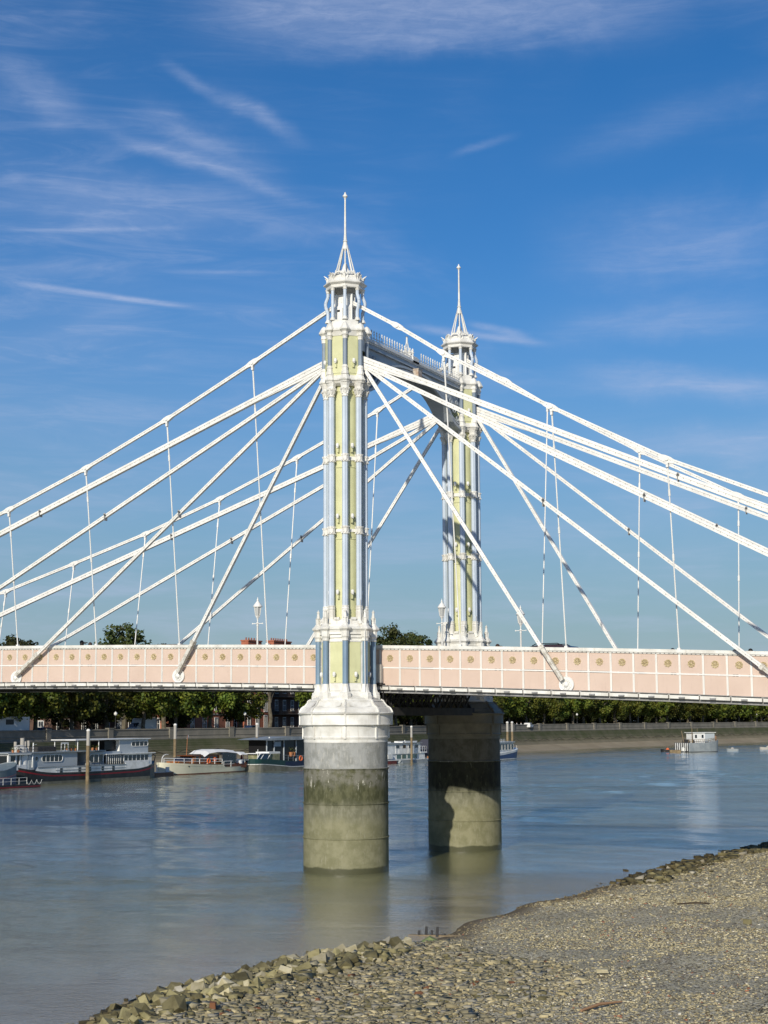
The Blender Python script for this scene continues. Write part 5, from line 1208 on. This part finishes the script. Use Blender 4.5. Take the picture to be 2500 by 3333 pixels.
for i in range(len(cz)-1):
    for j in range(3): F.append((4*i+j, 4*i+j+1, 4*i+j+5, 4*i+j+4))
part('canopy', MB().add(V, F), CANV, t)
part('canopy_window', MB().add([(13.4, -1.8, 1.45), (17.0, -1.8, 1.45), (17.0, -1.83, 2.9), (13.4, -1.83, 3.1)], [(0, 1, 2, 3)]), GLASS, t)
for x, z in ((9, 2.6), (13.3, 3.1), (14.9, 3.1), (17.2, 2.9), (19.0, 2.7), (20.2, 2.5)):
    part('canopy_post', MB().tube((x, -1.8, 1.2), (x, -1.8, z), .04).tube((x, 1.8, 1.2), (x, 1.8, z), .04), NAVY, t)
part('cockpit_seats', MB().box(14, 19, -.9, .9, .8, 1.7), NAVY, t); part('white_cover', MB().lathe([(.9, 1.3), (.8, 1.7), (.4, 2.0), (.05, 2.05)], 10, 0, 18.4, -1.0), CANV, t, smooth=50)
part('ensign', MB().tube((20.5, 0, 1.0), (21.0, 0, 3.0), .03).add([(20.55, 0, 1.0), (21.0, .05, 2.8), (21.35, 0, 2.2), (20.95, -.05, .8)], [(0, 1, 2, 3)]), REDF, t)
# --- dinghy float between barge and yacht
t = thing('work_punt', 'low dark red punt moored between the black barge and the cream yacht', 'punt', (-92.6, 113.2, 0), R(90))
part('hull', MB().prism([(0, -.9), (.6, -1.1), (6.0, -1.1), (6.4, -.9), (6.4, .9), (6.0, 1.1), (.6, 1.1), (0, .9)], -.3, .55), WOODD, t); part('deck', MB().box(.2, 6.2, -1.0, 1.0, .552, .60), GREYHULL, t); part('post', MB().tube((2.2, -.8, .6), (2.2, -.8, 1.7), .08).tube((5.2, -.6, .6), (5.2, -.6, 1.3), .3), BWHITE, t)
# --- dark green boat and its dark houseboat behind
t = thing('green_workboat', 'dark green and navy workboat with a white stripe, windscreen and orange lifebuoy', 'boat', (-92.6, 140.4, 0), R(86))
L2, B2 = 21., 4.6
shg = lambda q: 1.95-.75*min(1, q/.62)**1.3; shw = lambda q: 1.12-.60*min(1, max(0, (q-.08)/.42))**1.2
part('hull', hull_band(L2, B2, shw, shg, n=30, bow=.10, stern=.1, flare=.08, cap=True), DGREEN, t)
part('stripe', hull_band(L2, B2+.05, lambda q: shw(q)-.10, shw, n=30, bow=.10, stern=.1, flare=.08), BWHITE, t)
part('lower_hull', hull_band(L2, B2-.02, lambda q: -.5, lambda q: shw(q)-.10, n=30, bow=.10, stern=.1, flare=.08), FOUL, t)
part('stern_hull', hull_band(L2-8, B2+.02, lambda q: shw(.5)+.01, lambda q: 1.35-.1*q, n=14, bow=.02, flare=.08).shift(8, 0, 0), NAVY, t)
part('windscreen', MB().add([(1.6, -1.6, 1.9), (4.6, -1.7, 1.75), (4.9, -1.5, 2.65), (2.9, -1.4, 2.7)], [(0, 1, 2, 3)]), GLASS, t)
for x in (1.5, 2.6, 4.5): part('screen_bar', MB().beam((x, -1.65, 1.85), (x+1.25, -1.45, 2.72), .10, .10), BWHITE, t)
part('wheelhouse_roof', MB().box(2.7, 5.6, -1.6, 1.6, 2.66, 2.76).box(5.4, 8.6, -1.3, 1.3, 2.6, 2.95), BWHITE, t); part('cabin', MB().box(3.2, 8.4, -1.35, 1.35, 1.5, 2.64), mat('olive_cabin', (.16, .17, .08), .6, (.3, .28, .18), 2.), t)
part('mast', MB().tube((2.4, -1.2, 1.9), (2.4, -1.2, 3.4), .05), BWHITE, t); rails(t, [(8.5, -2.0, 1.45), (17, -2.1, 1.25)], .9, 1.5, mt=GREYHULL)
lifebuoy(t, 13.2, -2.3, 1.75, .38); part('bow_platform', MB().box(-2.2, .2, -1, 1, 1.75, 1.86).tube((-1.2, -.8, .6), (-1.2, -.8, 1.8), .1), BWHITE, t)
t = thing('dark_houseboat', 'dark glass houseboat with an overhanging flat roof behind the green workboat', 'houseboat', (-95.5, 149.0, 0), R(85))
part('hull', MB().box(0, 20, -2.2, 2.2, -.4, 1.0), HBLK, t); part('cabin', MB().box(.6, 18, -1.8, 1.8, 1.0, 4.7), BLACK, t)
part('roof', MB().extr([(-1.6, 4.85), (0, 4.72), (19, 4.72), (20, 4.9), (19, 5.15), (6, 5.3), (0, 5.0)], -2.6, 2.6), GREYHULL, t)
for x in (.5, 2.6, 5.4, 9.0): part('corner_post', MB().box(x, x+.16, -1.98, -1.82, 1.0, 4.72), BGREY, t)
part('sign_board', MB().box(2.9, 4.6, -1.90, -1.82, 3.7, 4.5), BGREY, t); part('roof_light', MB().lathe([(.12, 5.1), (.1, 5.25), (.02, 5.3)], 8, 0, 2, -1.4), BWHITE, t); plants(t, 7.5, -1.9, 2.0, 2, .5)
# --- white two storey houseboat between the piers
t = thing('white_houseboat', 'white two storey houseboat on a grey and red hull between the two piers', 'houseboat', (-90.8, 182.8, 0), R(85))
part('red_hull', hull_band(10, 4.6, lambda q: -.4, lambda q: .58, bow=.05, cap=True).shift(-4.5, 0, 0), mat('brick_red_hull', (.17, .035, .03), .6, (.12, .03, .025), 1.), t)
part('grey_hull', hull_band(16.5, 4.6, lambda q: -.4, lambda q: .55+.1*q, bow=.06, cap=True).shift(5.6, 0, 0), GREYHULL, t); part('deck_edge', MB().box(-4.5, 22, -2.38, -2.28, .56, .68), BWHITE, t)
part('lower_cabin', MB().box(2.0, 15.5, -1.9, 1.9, .6, 1.75), BWHITE, t); part('upper_cabin', MB().box(1.2, 13.6, -2.05, 2.05, 1.72, 3.6), BWHITE, t); part('left_cabin', MB().box(-3.5, 3.2, -1.8, 1.8, 1.9, 4.0), BWHITE, t)
part('left_post', MB().box(.4, .8, -1.7, -1.3, .6, 2.0).box(-3.0, -2.6, -1.7, -1.3, .6, 2.0), BGREY, t); part('locker', MB().box(1.4, 3.0, -2.3, -1.6, .9, 1.7), BWHITE, t)
win_row(t, 4.6, 12.8, 4, -2.06, 2.75, 3.35, 1.0); win_row(t, .9, 2.6, 2, -1.81, 2.9, 3.5, .15, frame=BWHITE)
win_row(t, 5.0, 12.6, 4, -1.91, .82, 1.6, .25, glass=mat('green_glass', (.08, .14, .12), .15, spec=.8))
for x in (4.5, 5.7, 9.0, 10.2, 11.2, 12.3): part('batten', MB().box(x, x+.1, -2.10, -2.05, 1.8, 2.6), CANV, t)
part('roof', MB().box(1.0, 13.9, -2.3, 2.3, 3.6, 3.72), GREYHULL, t); part('roof_hatch', MB().box(9.4, 13.7, -1.2, 1.2, 3.72, 4.0).beam((6.8, -1, 3.95), (14, -1, 3.98), .35, .08).tube((9.6, -1, 3.7), (9.6, -1, 4.2), .08), BWHITE, t)
rails(t, [(13.7, -2.0, 2.0), (15.9, -2.0, 2.0), (15.9, 1.9, 2.0)], 1.0, .8); part('balcony_floor', MB().box(13.6, 16.0, -2.1, 2.1, 1.78, 1.98), BWHITE, t); plants(t, 16.8, -1.8, .7, 2)
part('stern_tent', MB().extr([(16.5, .9), (21.5, .9), (21.5, 3.8), (20.8, 4.2), (16.8, 2.2)], -1.8, 1.8), mat('dark_tarpaulin', (.06, .06, .075), .8), t)
# --- blue hulled passenger boat right of the farther pier
t = thing('blue_launch', 'white and blue passenger launch with tall windows, bow showing right of the farther pier', 'passenger boat', (-81.5, 227.2, 0), R(-90))
shb = lambda q: 1.35+.9*max(0, 1-q/.6)**1.4
part('hull', hull_band(20, 4.6, lambda q: .22, lambda q: shb(q)-.42, n=34, bow=.24, flare=.10, rake=.25), BLUEH, t)
part('white_band', hull_band(20, 4.64, lambda q: shb(q)-.42, shb, n=34, bow=.24, flare=.10, rake=.25, cap=True), BWHITE, t); part('boot_stripe', hull_band(20, 4.62, lambda q: .05, lambda q: .22, n=34, bow=.24, flare=.10), BWHITE, t); part('lower_hull', hull_band(20, 4.5, lambda q: -.6, lambda q: .05, n=34, bow=.24, flare=.1), HBLK, t)
part('saloon', MB().prism([(2.6, -.9), (3.4, -1.75), (17, -2.0), (17, 2.0), (3.4, 1.75), (2.6, .9)], 1.3, 3.35), BWHITE, t)
win_row(t, 3.9, 16.2, 8, 1.97, 1.95, 3.15, .45); 
part('saloon_roof', MB().prism([(2.2, -1.2), (3.2, -2.1), (17.4, -2.2), (17.4, 2.2), (3.2, 2.1), (2.2, 1.2)], 3.36, 3.52), BGREY, t); rails(t, [(8, 1.8, 3.52), (13, 1.8, 3.52), (13, -1.8, 3.52)], .55, .9)
part('wheelhouse', MB().box(13.3, 15.5, -1.3, 1.3, 3.5, 4.7), BWHITE, t); part('wheelhouse_glass', MB().box(13.5, 15.3, 1.3, 1.33, 4.0, 4.5), GLASS, t); part('mast', MB().tube((9.8, 0, 3.5), (10.1, 0, 9.0), .06, .03).lathe([(.2, 3.5), (.06, 4.2)], 8, 0, 9.8, 0), BWHITE, t)
rails(t, [(2.2, 2.0, 1.9), (.2, .3, 2.2)], .8, .8); rails(t, [(.2, .3, 2.2), (.2, -.3, 2.2)], .8, .8); part('fender', MB().lathe([(.05, 1.0), (.2, 1.1), (.2, 1.5), (.05, 1.6)], 8, 0, .1, .55), HBLK, t)
# --- grey boat with the zebra striped stern
t = thing('striped_houseboat', 'grey hulled boat with white wheelhouse and black and white striped stern', 'boat', (-61.6, 301.0, 0), R(50))
zb = lambda q: 2.2+.75*max(0, (q-.5)/.5)**1.5
M_ = Matrix.Translation((-5.6, 0, 0))
def fl(mb, Lx): 
    mb.v = [(Lx-x, -y, z) for x, y, z in mb.v]; return mb
part('hull', fl(hull_band(9.8, 4.2, lambda q: .12, lambda q: 2.15+.75*max(0, 1-q/.5)**1.5, n=30, bow=.42, stern=.02, transom=.95, flare=.12, cap=True), 9.8).xf(M_), GREYHULL, t)
part('lower_hull', fl(hull_band(9.8, 4.1, lambda q: -.5, lambda q: .12, n=20, bow=.42, stern=.02, transom=.95, flare=.12), 9.8).xf(M_), HBLK, t)
tr_ = part('transom', MB().box(-5.72, -5.6, -2.35, 3.4, 0, 2.2), HBLK, t)
for i in range(7):
    y_ = -2.25+i*.82; b = MB().add([(-5.74, y_, .25), (-5.74, y_+.42, .25), (-5.74, y_+.50+.05*sin(i*2.), 1.3), (-5.74, y_+.46, 2.15), (-5.74, y_+.0, 2.15), (-5.74, y_+.1, 1.2)], [(0, 1, 2, 3, 4, 5)]); part('stripe', b, BWHITE, tr_)
part('painted_mask', MB().box(-5.80, -5.75, -.85, .35, .15, .95).lathe([(.5, .3), (.55, .9), (.25, 1.2)], 10, 0, -5.55, -.25), BWHITE, t)
part('wheelhouse', MB().box(-3.6, -.2, -1.4, 1.4, 2.1, 4.55), BWHITE, t); part('wheelhouse_roof', MB().box(-4.0, 2.8, -1.7, 1.7, 4.56, 4.68), BWHITE, t); part('after_house', MB().box(-.2, 2.6, -1.35, 1.35, 2.3, 4.4), BGREY, t)
win_row(t, -3.1, -2.5, 1, -1.41, 3.3, 4.1, .2); win_row(t, -1.2, -.6, 1, -1.41, 3.3, 4.1, .2); part('door', MB().box(-1.4, -.5, -1.5, -1.42, 2.1, 3.2), BWHITE, t)
part('rust_tarpaulin', MB().lathe([(.75, 2.7), (.7, 3.6), (.3, 3.9)], 8, 0, 3.1, -.3), mat('rust_tarp', (.35, .2, .12), .9), t); rails(t, [(-5.4, -2.1, 2.2), (-3.7, -2.1, 2.2), (-.3, -2.3, 2.3), (3.2, -1.4, 2.6)], .75, .6, .045, mt=TIMBER)
part('mast', MB().tube((-5.3, -.0, 2.2), (-4.9, 1.5, 5.0), .08).tube((-4.3, -2.0, 2.2), (-4.3, -2.0, 5.7), .12, .09).tube((-1.4, 0, 4.6), (-1.4, 0, 5.6), .05), TIMBER, t)
part('deck_clutter', MB().box(-5.0, -4.2, -.8, .4, 2.2, 3.0).box(-3.9, -3.7, -1.9, -1.2, 2.2, 2.9).lathe([(.5, 2.2), (.3, 2.9), (.05, 3.2)], 7, 0, -4.6, 1.0), DARK, t)
for (x, y, rz, L_, lab, mt, nm) in ((-71.6, 299.6, 25, 3.4, 'small dark dinghy with an orange load tied behind the striped boat', HBLK, 'dinghy'), (-58.4, 311.3, 28, 2.9, 'grey rowing boat with a heaped cover, right of the striped boat', GREYHULL, 'rowing_boat'), (-55.3, 333., 28, 4.2, 'pale open rowing boat cut off by the right edge', POSTC, 'rowing_boat')):
    t = thing(nm, lab, 'rowing boat', (x, y, 0), R(rz))
    part('hull', hull_band(L_, 1.4, lambda q: -.15, lambda q: .5+.15*max(0, 1-q/.4), bow=.4, stern=.15, flare=.1, n=14), mt, t); part('inside', hull_band(L_*.96, 1.2, lambda q: .1, lambda q: .12, bow=.4, stern=.15, n=10, cap=True), DARK, t)
    part('load', MB().lathe([(.5, .1), (.45, .6), (.2, .85), (.03, .95)], 7, 0, L_*.5, 0), ORNG if 'orange' in lab else POSTC, t); part('thwart', MB().box(L_*.25, L_*.32, -.6, .6, .4, .45).box(L_*.75, L_*.82, -.6, .6, .4, .45), TIMBER, t)
t = thing('raft', 'flat brown raft floating against the striped stern', 'raft', (-64.3, 286.6, 0), R(22)); part('float', MB().box(-1.25, 1.25, -.7, .7, -.1, .62), TIMBER, t); part('top_boards', MB().box(-1.3, 1.3, -.75, .75, .63, .72), TIMBER, t)

# mooring piles
def pile(x, y, h, r, lab, white=True, lean=0.):
    t = thing('mooring_pile', lab, 'mooring pile', (x, y, -1.0), group='mooring piles along the far bank')
    part('post', MB().tube((0, 0, 0), (lean*.75, 0, (h+1)*.75), r, r*.95, 12), TIMBER, t, smooth=40); part('upper_post', MB().tube((lean*.75, 0, (h+1)*.752), (lean, 0, h+1), r*.94, r*.92, 12), POSTC, t, smooth=40)
    if white: part('cap', MB().lathe([(r*1.05, h+1), (r*1.05, h+1.12), (r*.5, h+1.28)], 12, 0, lean, 0), FRAME, t)
pile(-88.9, 95.0+.2, 6.7, .25, 'tall white capped mooring pile in front of the black barge'); pile(-97, 127.7, 7.3, .25, 'tall white capped mooring pile left of the cream yacht'); pile(-97, 152.0, 7.3, .25, 'tall white capped mooring pile behind the dark green workboat')
pile(-87.2, 191.5, 6.6, .22, 'brown mooring pile in front of the white houseboat'); pile(-97, 263.5, 7.2, .3, 'left mooring pile of the pair behind the blue launch'); pile(-97, 266.4, 7.2, .3, 'right mooring pile of the pair behind the blue launch')
pile(-98, 92.9, 5.8, .32, 'leftmost mooring pile, touching the left edge of the photo', False); pile(-99.5, 93.3, 5.3, .24, 'second mooring pile from the left edge', False); pile(-100, 95.6, 5.3, .2, 'third mooring pile from the left edge, behind the barge front', False, .3); pile(-100, 97.0, 5.4, .2, 'fourth mooring pile from the left edge, behind the barge front', False, -.3)
pile(-91.5, 147.6, 2.9, .14, 'short pointed post standing against the green workboat', False)

# ================================================================== people
SKIN = mat('skin', (.45, .28, .2), .6); HAIR = mat('dark_hair', (.012, .009, .008), .5); HAIRB = mat('brown_hair', (.05, .028, .018), .5)
def person_mesh(name, cloth, legs, step=.12):
    V = [(0, 0, .95), (0, 0, 1.15), (0, 0, 1.38), (0, 0, 1.47), (0, .02, 1.56), (0, .01, 1.66), (0, 0, 1.73)]; E = [(0, 1), (1, 2), (2, 3), (3, 4), (4, 5), (5, 6)]
    rad = [.15, .13, .15, .06, .085, .105, .07]
    for s_ in (-1, 1):
        i = len(V); V += [(s_*.10, 0, .90), (s_*.11, s_*step, .50), (s_*.11, s_*step*1.6-.03, .09), (s_*.11, s_*step*1.6+.10, .04)]; rad += [.10, .065, .045, .04]; E += [(0, i), (i, i+1), (i+1, i+2), (i+2, i+3)]
        i = len(V); V += [(s_*.19, 0, 1.38), (s_*.25, -s_*step*.4, 1.12), (s_*.24, -s_*step*.6+.08, .88), (s_*.24, -s_*step*.6+.12, .80)]; rad += [.065, .045, .035, .03]; E += [(2, i), (i, i+1), (i+1, i+2), (i+2, i+3)]
    me = bpy.data.meshes.new(name); me.from_pydata(V, E, []); o = bpy.data.objects.new('tmp', me); COL.objects.link(o)
    sk = o.modifiers.new('s', 'SKIN')
    for k, r in enumerate(rad): me.skin_vertices[0].data[k].radius = (r, r*.8 if k < 3 else r)
    me.skin_vertices[0].data[0].use_root = True
    sb = o.modifiers.new('b', 'SUBSURF'); sb.levels = 1; sb.render_levels = 1
    dg = bpy.context.evaluated_depsgraph_get(); me2 = bpy.data.meshes.new_from_object(o.evaluated_get(dg)); bpy.data.objects.remove(o); me2.name = name
    me2.materials.clear()
    for m in (cloth, legs, SKIN): me2.materials.append(m)
    for p in me2.polygons: p.material_index = 2 if p.center.z > 1.46 or (p.center.z < .84 and abs(p.center.x) > .19) else (0 if p.center.z > .92 or abs(p.center.x) > .18 else 1); p.use_smooth = True
    return me2
CL = [mat('shirt_white', (.7, .7, .68), .8), mat('jacket_dark', (.03, .03, .04), .8), mat('trousers_blue', (.03, .04, .08), .8)]
pm = [person_mesh('body', CL[0], CL[2]), person_mesh('body', CL[1], CL[2], .05)]
def person(x, y, z, lab, k=1, hair=HAIR, rz=0, long=False, seat=False):
    t = thing('person', lab, 'person', (x, y, z), R(rz)); link('body', pm[k], t)
    prof = [(.118, 1.62), (.125, 1.68), (.11, 1.75), (.06, 1.80), (.01, 1.815)]
    b = MB().lathe(prof, 12, 0, 0, -.01)
    if long: b.lathe([(.10, 1.36), (.12, 1.5), (.125, 1.66)], 10, 0, 0, -.05); b.beam((.0, -.08, 1.70), (.30, -.22, 1.66), .10, .05, w1=.03).beam((.0, -.1, 1.66), (.22, -.2, 1.58), .08, .05, w1=.02)
    part('hair', b, hair, t, smooth=60); return t
def fz(u): return ztop(u)-1.58
person(-20.2, 3.2, fz(-20.2)+.14, 'person with long dark hair and white top walking on the bridge, left end', 0, rz=60, long=True)
person(-19.55, 3.2, fz(-19.5)+.02, 'person with dark hair just right of the long haired one on the bridge', 1, HAIRB, 60)
person(7.6, 3.2, fz(7.6)-.04, 'person on the bridge with hair blowing sideways, right of the farther tower', 1, HAIRB, 10, True)
person(17.3, 3.2, fz(17.3)-.12, 'person whose hair just shows over the girder by a hanger rod, right', 1, rz=-60)
person(20.5, 3.2, fz(20.5)-.12, 'left of two dark haired heads over the girder near the right edge', 1, rz=-60)
person(21.3, 3.2, fz(21.3)-.06, 'right of two dark haired heads over the girder near the right edge', 1, rz=-60)
for v, lab in ((311.5, 'person in white, left of the pair behind the embankment parapet'), (314.2, 'person in white, right of the pair behind the embankment parapet')):
    p, n = bank_at(bank_s(v), -1.2); person(p.x, p.y, 5.45, lab, 0, HAIRB, 80)

# ================================================================== foreshore stones, gravel and a few stray things
def stone_mat(name, c1, c2, wet=None):
    m = mat(name, c1, .85, c2, 3.5, bump=.6, bsc=14., objrand=.45, lo_=.4, hi_=.6, wetz=.22); return m
STONE = [stone_mat('pale_stone', (.42, .375, .25), (.32, .28, .165)), stone_mat('olive_stone', (.20, .175, .08), (.28, .245, .12)), stone_mat('dark_stone', (.11, .095, .045), (.16, .14, .07)), stone_mat('white_stone', (.52, .48, .37), (.44, .40, .30))]
RUST = stone_mat('rust_stone', (.30, .13, .06), (.25, .11, .05))
def rock_mesh(seed, mt):
    import bmesh
    g = np.random.default_rng(seed); lx, ly, lz = .5, .36*g.uniform(.7, 1.1), .24*g.uniform(.6, 1.3)
    p = [(sx*lx*g.uniform(.66, 1.0), sy*ly*g.uniform(.66, 1.0), sz*lz*g.uniform(.7, 1.0)) for sx in (-1, 1) for sy in (-1, 1) for sz in (-1, 1)]
    for k in range(3): q = g.normal(size=3); q /= np.linalg.norm(q); p.append((q[0]*lx*.92, q[1]*ly*.92, q[2]*lz*.92))
    bm = bmesh.new()
    for q in p: bm.verts.new(q)
    bmesh.ops.convex_hull(bm, input=bm.verts); bmesh.ops.delete(bm, geom=[v for v in bm.verts if not v.link_faces], context='VERTS')
    bmesh.ops.bevel(bm, geom=list(bm.edges), offset=.012, segments=1, affect='EDGES')
    me = bpy.data.meshes.new('rock'); bm.to_mesh(me); bm.free(); me.materials.append(mt); return me
RK = [[rock_mesh(60+10*j+i, STONE[j]) for i in range(6)] for j in range(4)]
g = random.Random(5)
def rip_w(v): return float(np.interp(v, [-46, -42, -38, -34, -30, -28, -26, -24.5], [1.6, 2.9, 3.7, 4.3, 4.4, 3.4, 1.8, .0]))
n = 0; tries = 0; spots = []
while n < 292 and tries < 20000:
    tries += 1; v = g.uniform(-44.5, -25); d = g.uniform(-.25, 5.4)
    if d > rip_w(v)*g.uniform(.75, 1.0): continue
    x = float(shore(v))+d; sc_ = (.25+.31*g.random()**1.6)*(1.1 if 1 < d < 4 else .85)
    if any((x-a)**2+(v-c)**2 < (.27*(sc_+e))**2 for a, c, e in spots): continue
    spots.append((x, v, sc_))
    j = g.choices((0, 1, 2, 3), (2.4, 4.6, 4.0, .4) if d > 1.3 else (.25, 3.5, 5, 0))[0]
    o = thing('rock', f"{('pale buff', 'olive brown', 'dark wet', 'whitish')[j]} {'large' if sc_ > .6 else 'middling' if sc_ > .42 else 'small'} angular stone {'at the waterline' if d < .4 else 'on the outer side' if d < 1.5 else 'on the inner side'} of the heap", 'rock', (x, v, float(beach_z(x, v))+.12*sc_+g.uniform(0, .12)), g.uniform(0, 6.3), 'broken stones heaped at the water edge', RK[j][g.randrange(6)])
    o.rotation_euler = (g.uniform(-.9, .9), g.uniform(-.8, .8), g.uniform(0, 6.3)); o.scale = (sc_, sc_*g.uniform(.75, 1.2), sc_*g.uniform(.9, 1.5)); n += 1
for (x, v, sc_, mt, lab) in ((17.3, -40.2, .42, RUST, 'rust brown stone low in the heap at the bottom left'), (15.8, -39.9, .62, STONE[0], 'large pale block beside the rust brown stone at the bottom'), (17.2, -35.4, .60, STONE[1], 'tall pointed olive stone standing up in the middle of the heap'),
                  (25.3, -32.6, .38, STONE[0], 'flat pale slab lying alone on the gravel at the lower right'), (12.5, -37.3, .16, STONE[2], 'small dark stone in the shallow water off the heap'), (13.6, 6.0, .45, STONE[2], 'dark boulder in the water off the right shore'), (26.2, -19.5, .34, STONE[2], 'dark block lying on the gravel near the right edge')):
    o = thing('rock', lab, 'rock', (x, v, float(beach_z(x, v))+.10 if float(beach_z(x, v)) > -.1 else .02), g.uniform(0, 6), None, rock_mesh(int(x*10+v), mt)); o.scale = (sc_, sc_*.8, sc_*.9)
def scatter(name, n, fn, smin, smax, flat, mats, seed):
    """joins n small faceted stones into one mesh (stuff)"""
    q = np.random.default_rng(seed); x, y = fn(q, n); n = len(x)
    base = np.array([[-1, -1, -1], [1, -1, -1], [1, 1, -1], [-1, 1, -1], [-.88, -.85, 1], [.9, -.8, 1], [.82, .9, 1], [-.9, .85, 1]], float)*.5
    V = base[None]+q.normal(size=(n, 8, 3))*.17
    s_ = (smin+(smax-smin)*q.random(n)**2.2); S = np.stack([s_*q.uniform(.9, 1.9, n), s_*q.uniform(.6, 1.0, n), s_*q.uniform(flat*.6, flat*1.3, n)], 1); V = V*S[:, None]
    a = q.uniform(0, 2*pi, n); tx = q.normal(size=n)*.22
    c, s = np.cos(tx)[:, None], np.sin(tx)[:, None]; V = np.stack([V[..., 0], V[..., 1]*c-V[..., 2]*s, V[..., 1]*s+V[..., 2]*c], -1)
    c, s = np.cos(a)[:, None], np.sin(a)[:, None]; V = np.stack([V[..., 0]*c-V[..., 1]*s, V[..., 0]*s+V[..., 1]*c, V[..., 2]], -1)
    V += np.stack([x, y, beach_z(x, y)+s_*flat*.25], 1)[:, None]
    F = np.array([[0, 3, 2, 1], [4, 5, 6, 7], [0, 1, 5, 4], [1, 2, 6, 5], [2, 3, 7, 6], [3, 0, 4, 7]]); F = (F[None]+8*np.arange(n)[:, None, None]).reshape(-1, 4)
    me = bpy.data.meshes.new(name); me.vertices.add(8*n); me.vertices.foreach_set('co', V.ravel()); me.loops.add(F.size); me.loops.foreach_set('vertex_index', F.ravel()); me.polygons.add(len(F)); me.polygons.foreach_set('loop_start', np.arange(len(F))*4); me.polygons.foreach_set('loop_total', np.full(len(F), 4))
    mi = np.repeat(q.choice(len(mats), n, p=[w for m, w in mats]), 6)
    for m, w in mats: me.materials.append(m)
    me.polygons.foreach_set('material_index', mi.astype(np.int32)); me.update(calc_edges=True); return link(name, me, kind='stuff')
GM = [(mat('pebble_pale', (.53, .47, .30), .85, (.36, .31, .18), .45, island=.2, wetz=.12), .42), (mat('pebble_brown', (.31, .26, .14), .85, (.41, .35, .205), .45, island=.3, wetz=.12), .46), (mat('pebble_dark', (.13, .10, .055), .8, island=.4), .07), (mat('pebble_white', (.62, .57, .44), .8, island=.2, wetz=.12), .035), (mat('pebble_brick', (.30, .13, .07), .9, island=.3), .015)]
def rubble(q, n):
    v = q.uniform(-45.5, -26, n*3); d = q.random(n*3)*13; x = shore(v)+d
    lim = np.interp(v, [-45, -40, -34, -29, -26], [10, 13, 12.5, 9.0, 2.5]); k = (d < lim)*(q.random(n*3) < np.exp(-np.clip(d-5, 0, 9)*.22)); k = np.nonzero(k)[0][:n]; return x[k], v[k]
def under(q, n):
    v = q.uniform(-45, -24.8, n*2); d = q.uniform(-.35, 5.4, n*2); k = np.nonzero(d < np.vectorize(rip_w)(v))[0][:n]; return shore(v[k])+d[k], v[k]
def peb(q, n):
    v = -46+38*q.random(n)**1.35; x = shore(v)+q.random(n)**.8*(31.5-shore(v)); f = np.sin(v*.55+.9*np.sin(x*.45)+x*.35)+.6*np.sin(v*1.3-x*.8+1.7)+.5*np.sin(x*1.9+v*.3)
    k = q.random(n) < 1/(1+np.exp(-3.2*(f+.35)))*.92+.08; return x[k], v[k]
def far_peb(q, n):
    v = q.uniform(-12, 28, n); return shore(v)+q.random(n)*10, v
scatter('broken_stones', 3600, under, .08, .30, .7, [(STONE[0], .22), (STONE[1], .36), (STONE[2], .40), (STONE[3], .02)], 1)  # dark stones favoured here to mimic shadow in the heap's gaps
scatter('stone_slabs', 17000, rubble, .04, .20, .45, [(STONE[0], .48), (GM[1][0], .28), (STONE[1], .10), (STONE[3], .12), (RUST, .02)], 2)
scatter('pebbles', 66000, peb, .015, .068, .55, GM, 3)
scatter('distant_pebbles', 9000, far_peb, .03, .11, .5, GM, 4)
def patch(q, n): v = q.uniform(-2, 28, n); return shore(v)+q.normal(size=n)*.8+np.interp(v, [-2, 9, 28], [1.6, .1, 1.0]), v
scatter('shore_stones', 900, patch, .10, .42, .6, [(STONE[1], .4), (STONE[2], .55), (STONE[3], .05)], 6)
for (x, v, rz, L_, lab) in ((22.6, -13.0, 20, 1.5, 'thin dark stick lying on the gravel at the right'), (26.9, -37.4, 70, 1.6, 'orange brown plank at the bottom right')):
    t = thing('driftwood', lab, 'driftwood', (x, v, float(beach_z(x, v))+.06), R(rz)); part('stick', MB().tube((-L_/2, 0, 0), (0, .06, .05), .035, .04, 6).tube((0, .06, .05), (L_/2, 0, .02), .04, .02, 6), mat('wet_wood', (.05, .035, .02), .8) if L_ < 1.6 else mat('orange_wood', (.33, .19, .10), .8), t)
t = thing('timber_stump', 'broken dark timber stumps at the water edge below the farther pier', 'timber', (14.75, -21.2, -.1), 0)
for k, (dx, dy, h_) in enumerate(((-.5, 0, .28), (-.25, .1, .42), (.0, .05, .30), (.25, .0, .45), (.5, .1, .2))): part('stump', MB().tube((dx, dy, -.1), (dx+.03, dy, h_), .06, .045, 6), DARK, t)
part('plank', MB().beam((-.9, .0, .08), (1.2, .2, .14), .18, .05), TIMBER, t)
t = thing('mossy_cloth', 'pale green weed covered block on the gravel near the timber stumps', 'stone block', (16.5, -25.2, float(beach_z(16.5, -25.2))), .4); part('block', MB().extr([(-.38, 0), (.38, 0), (.30, .18), (.05, .30), (-.25, .12)], -.22, .22), mat('weed_green', (.22, .25, .10), .9, (.16, .2, .08), 6.), t)
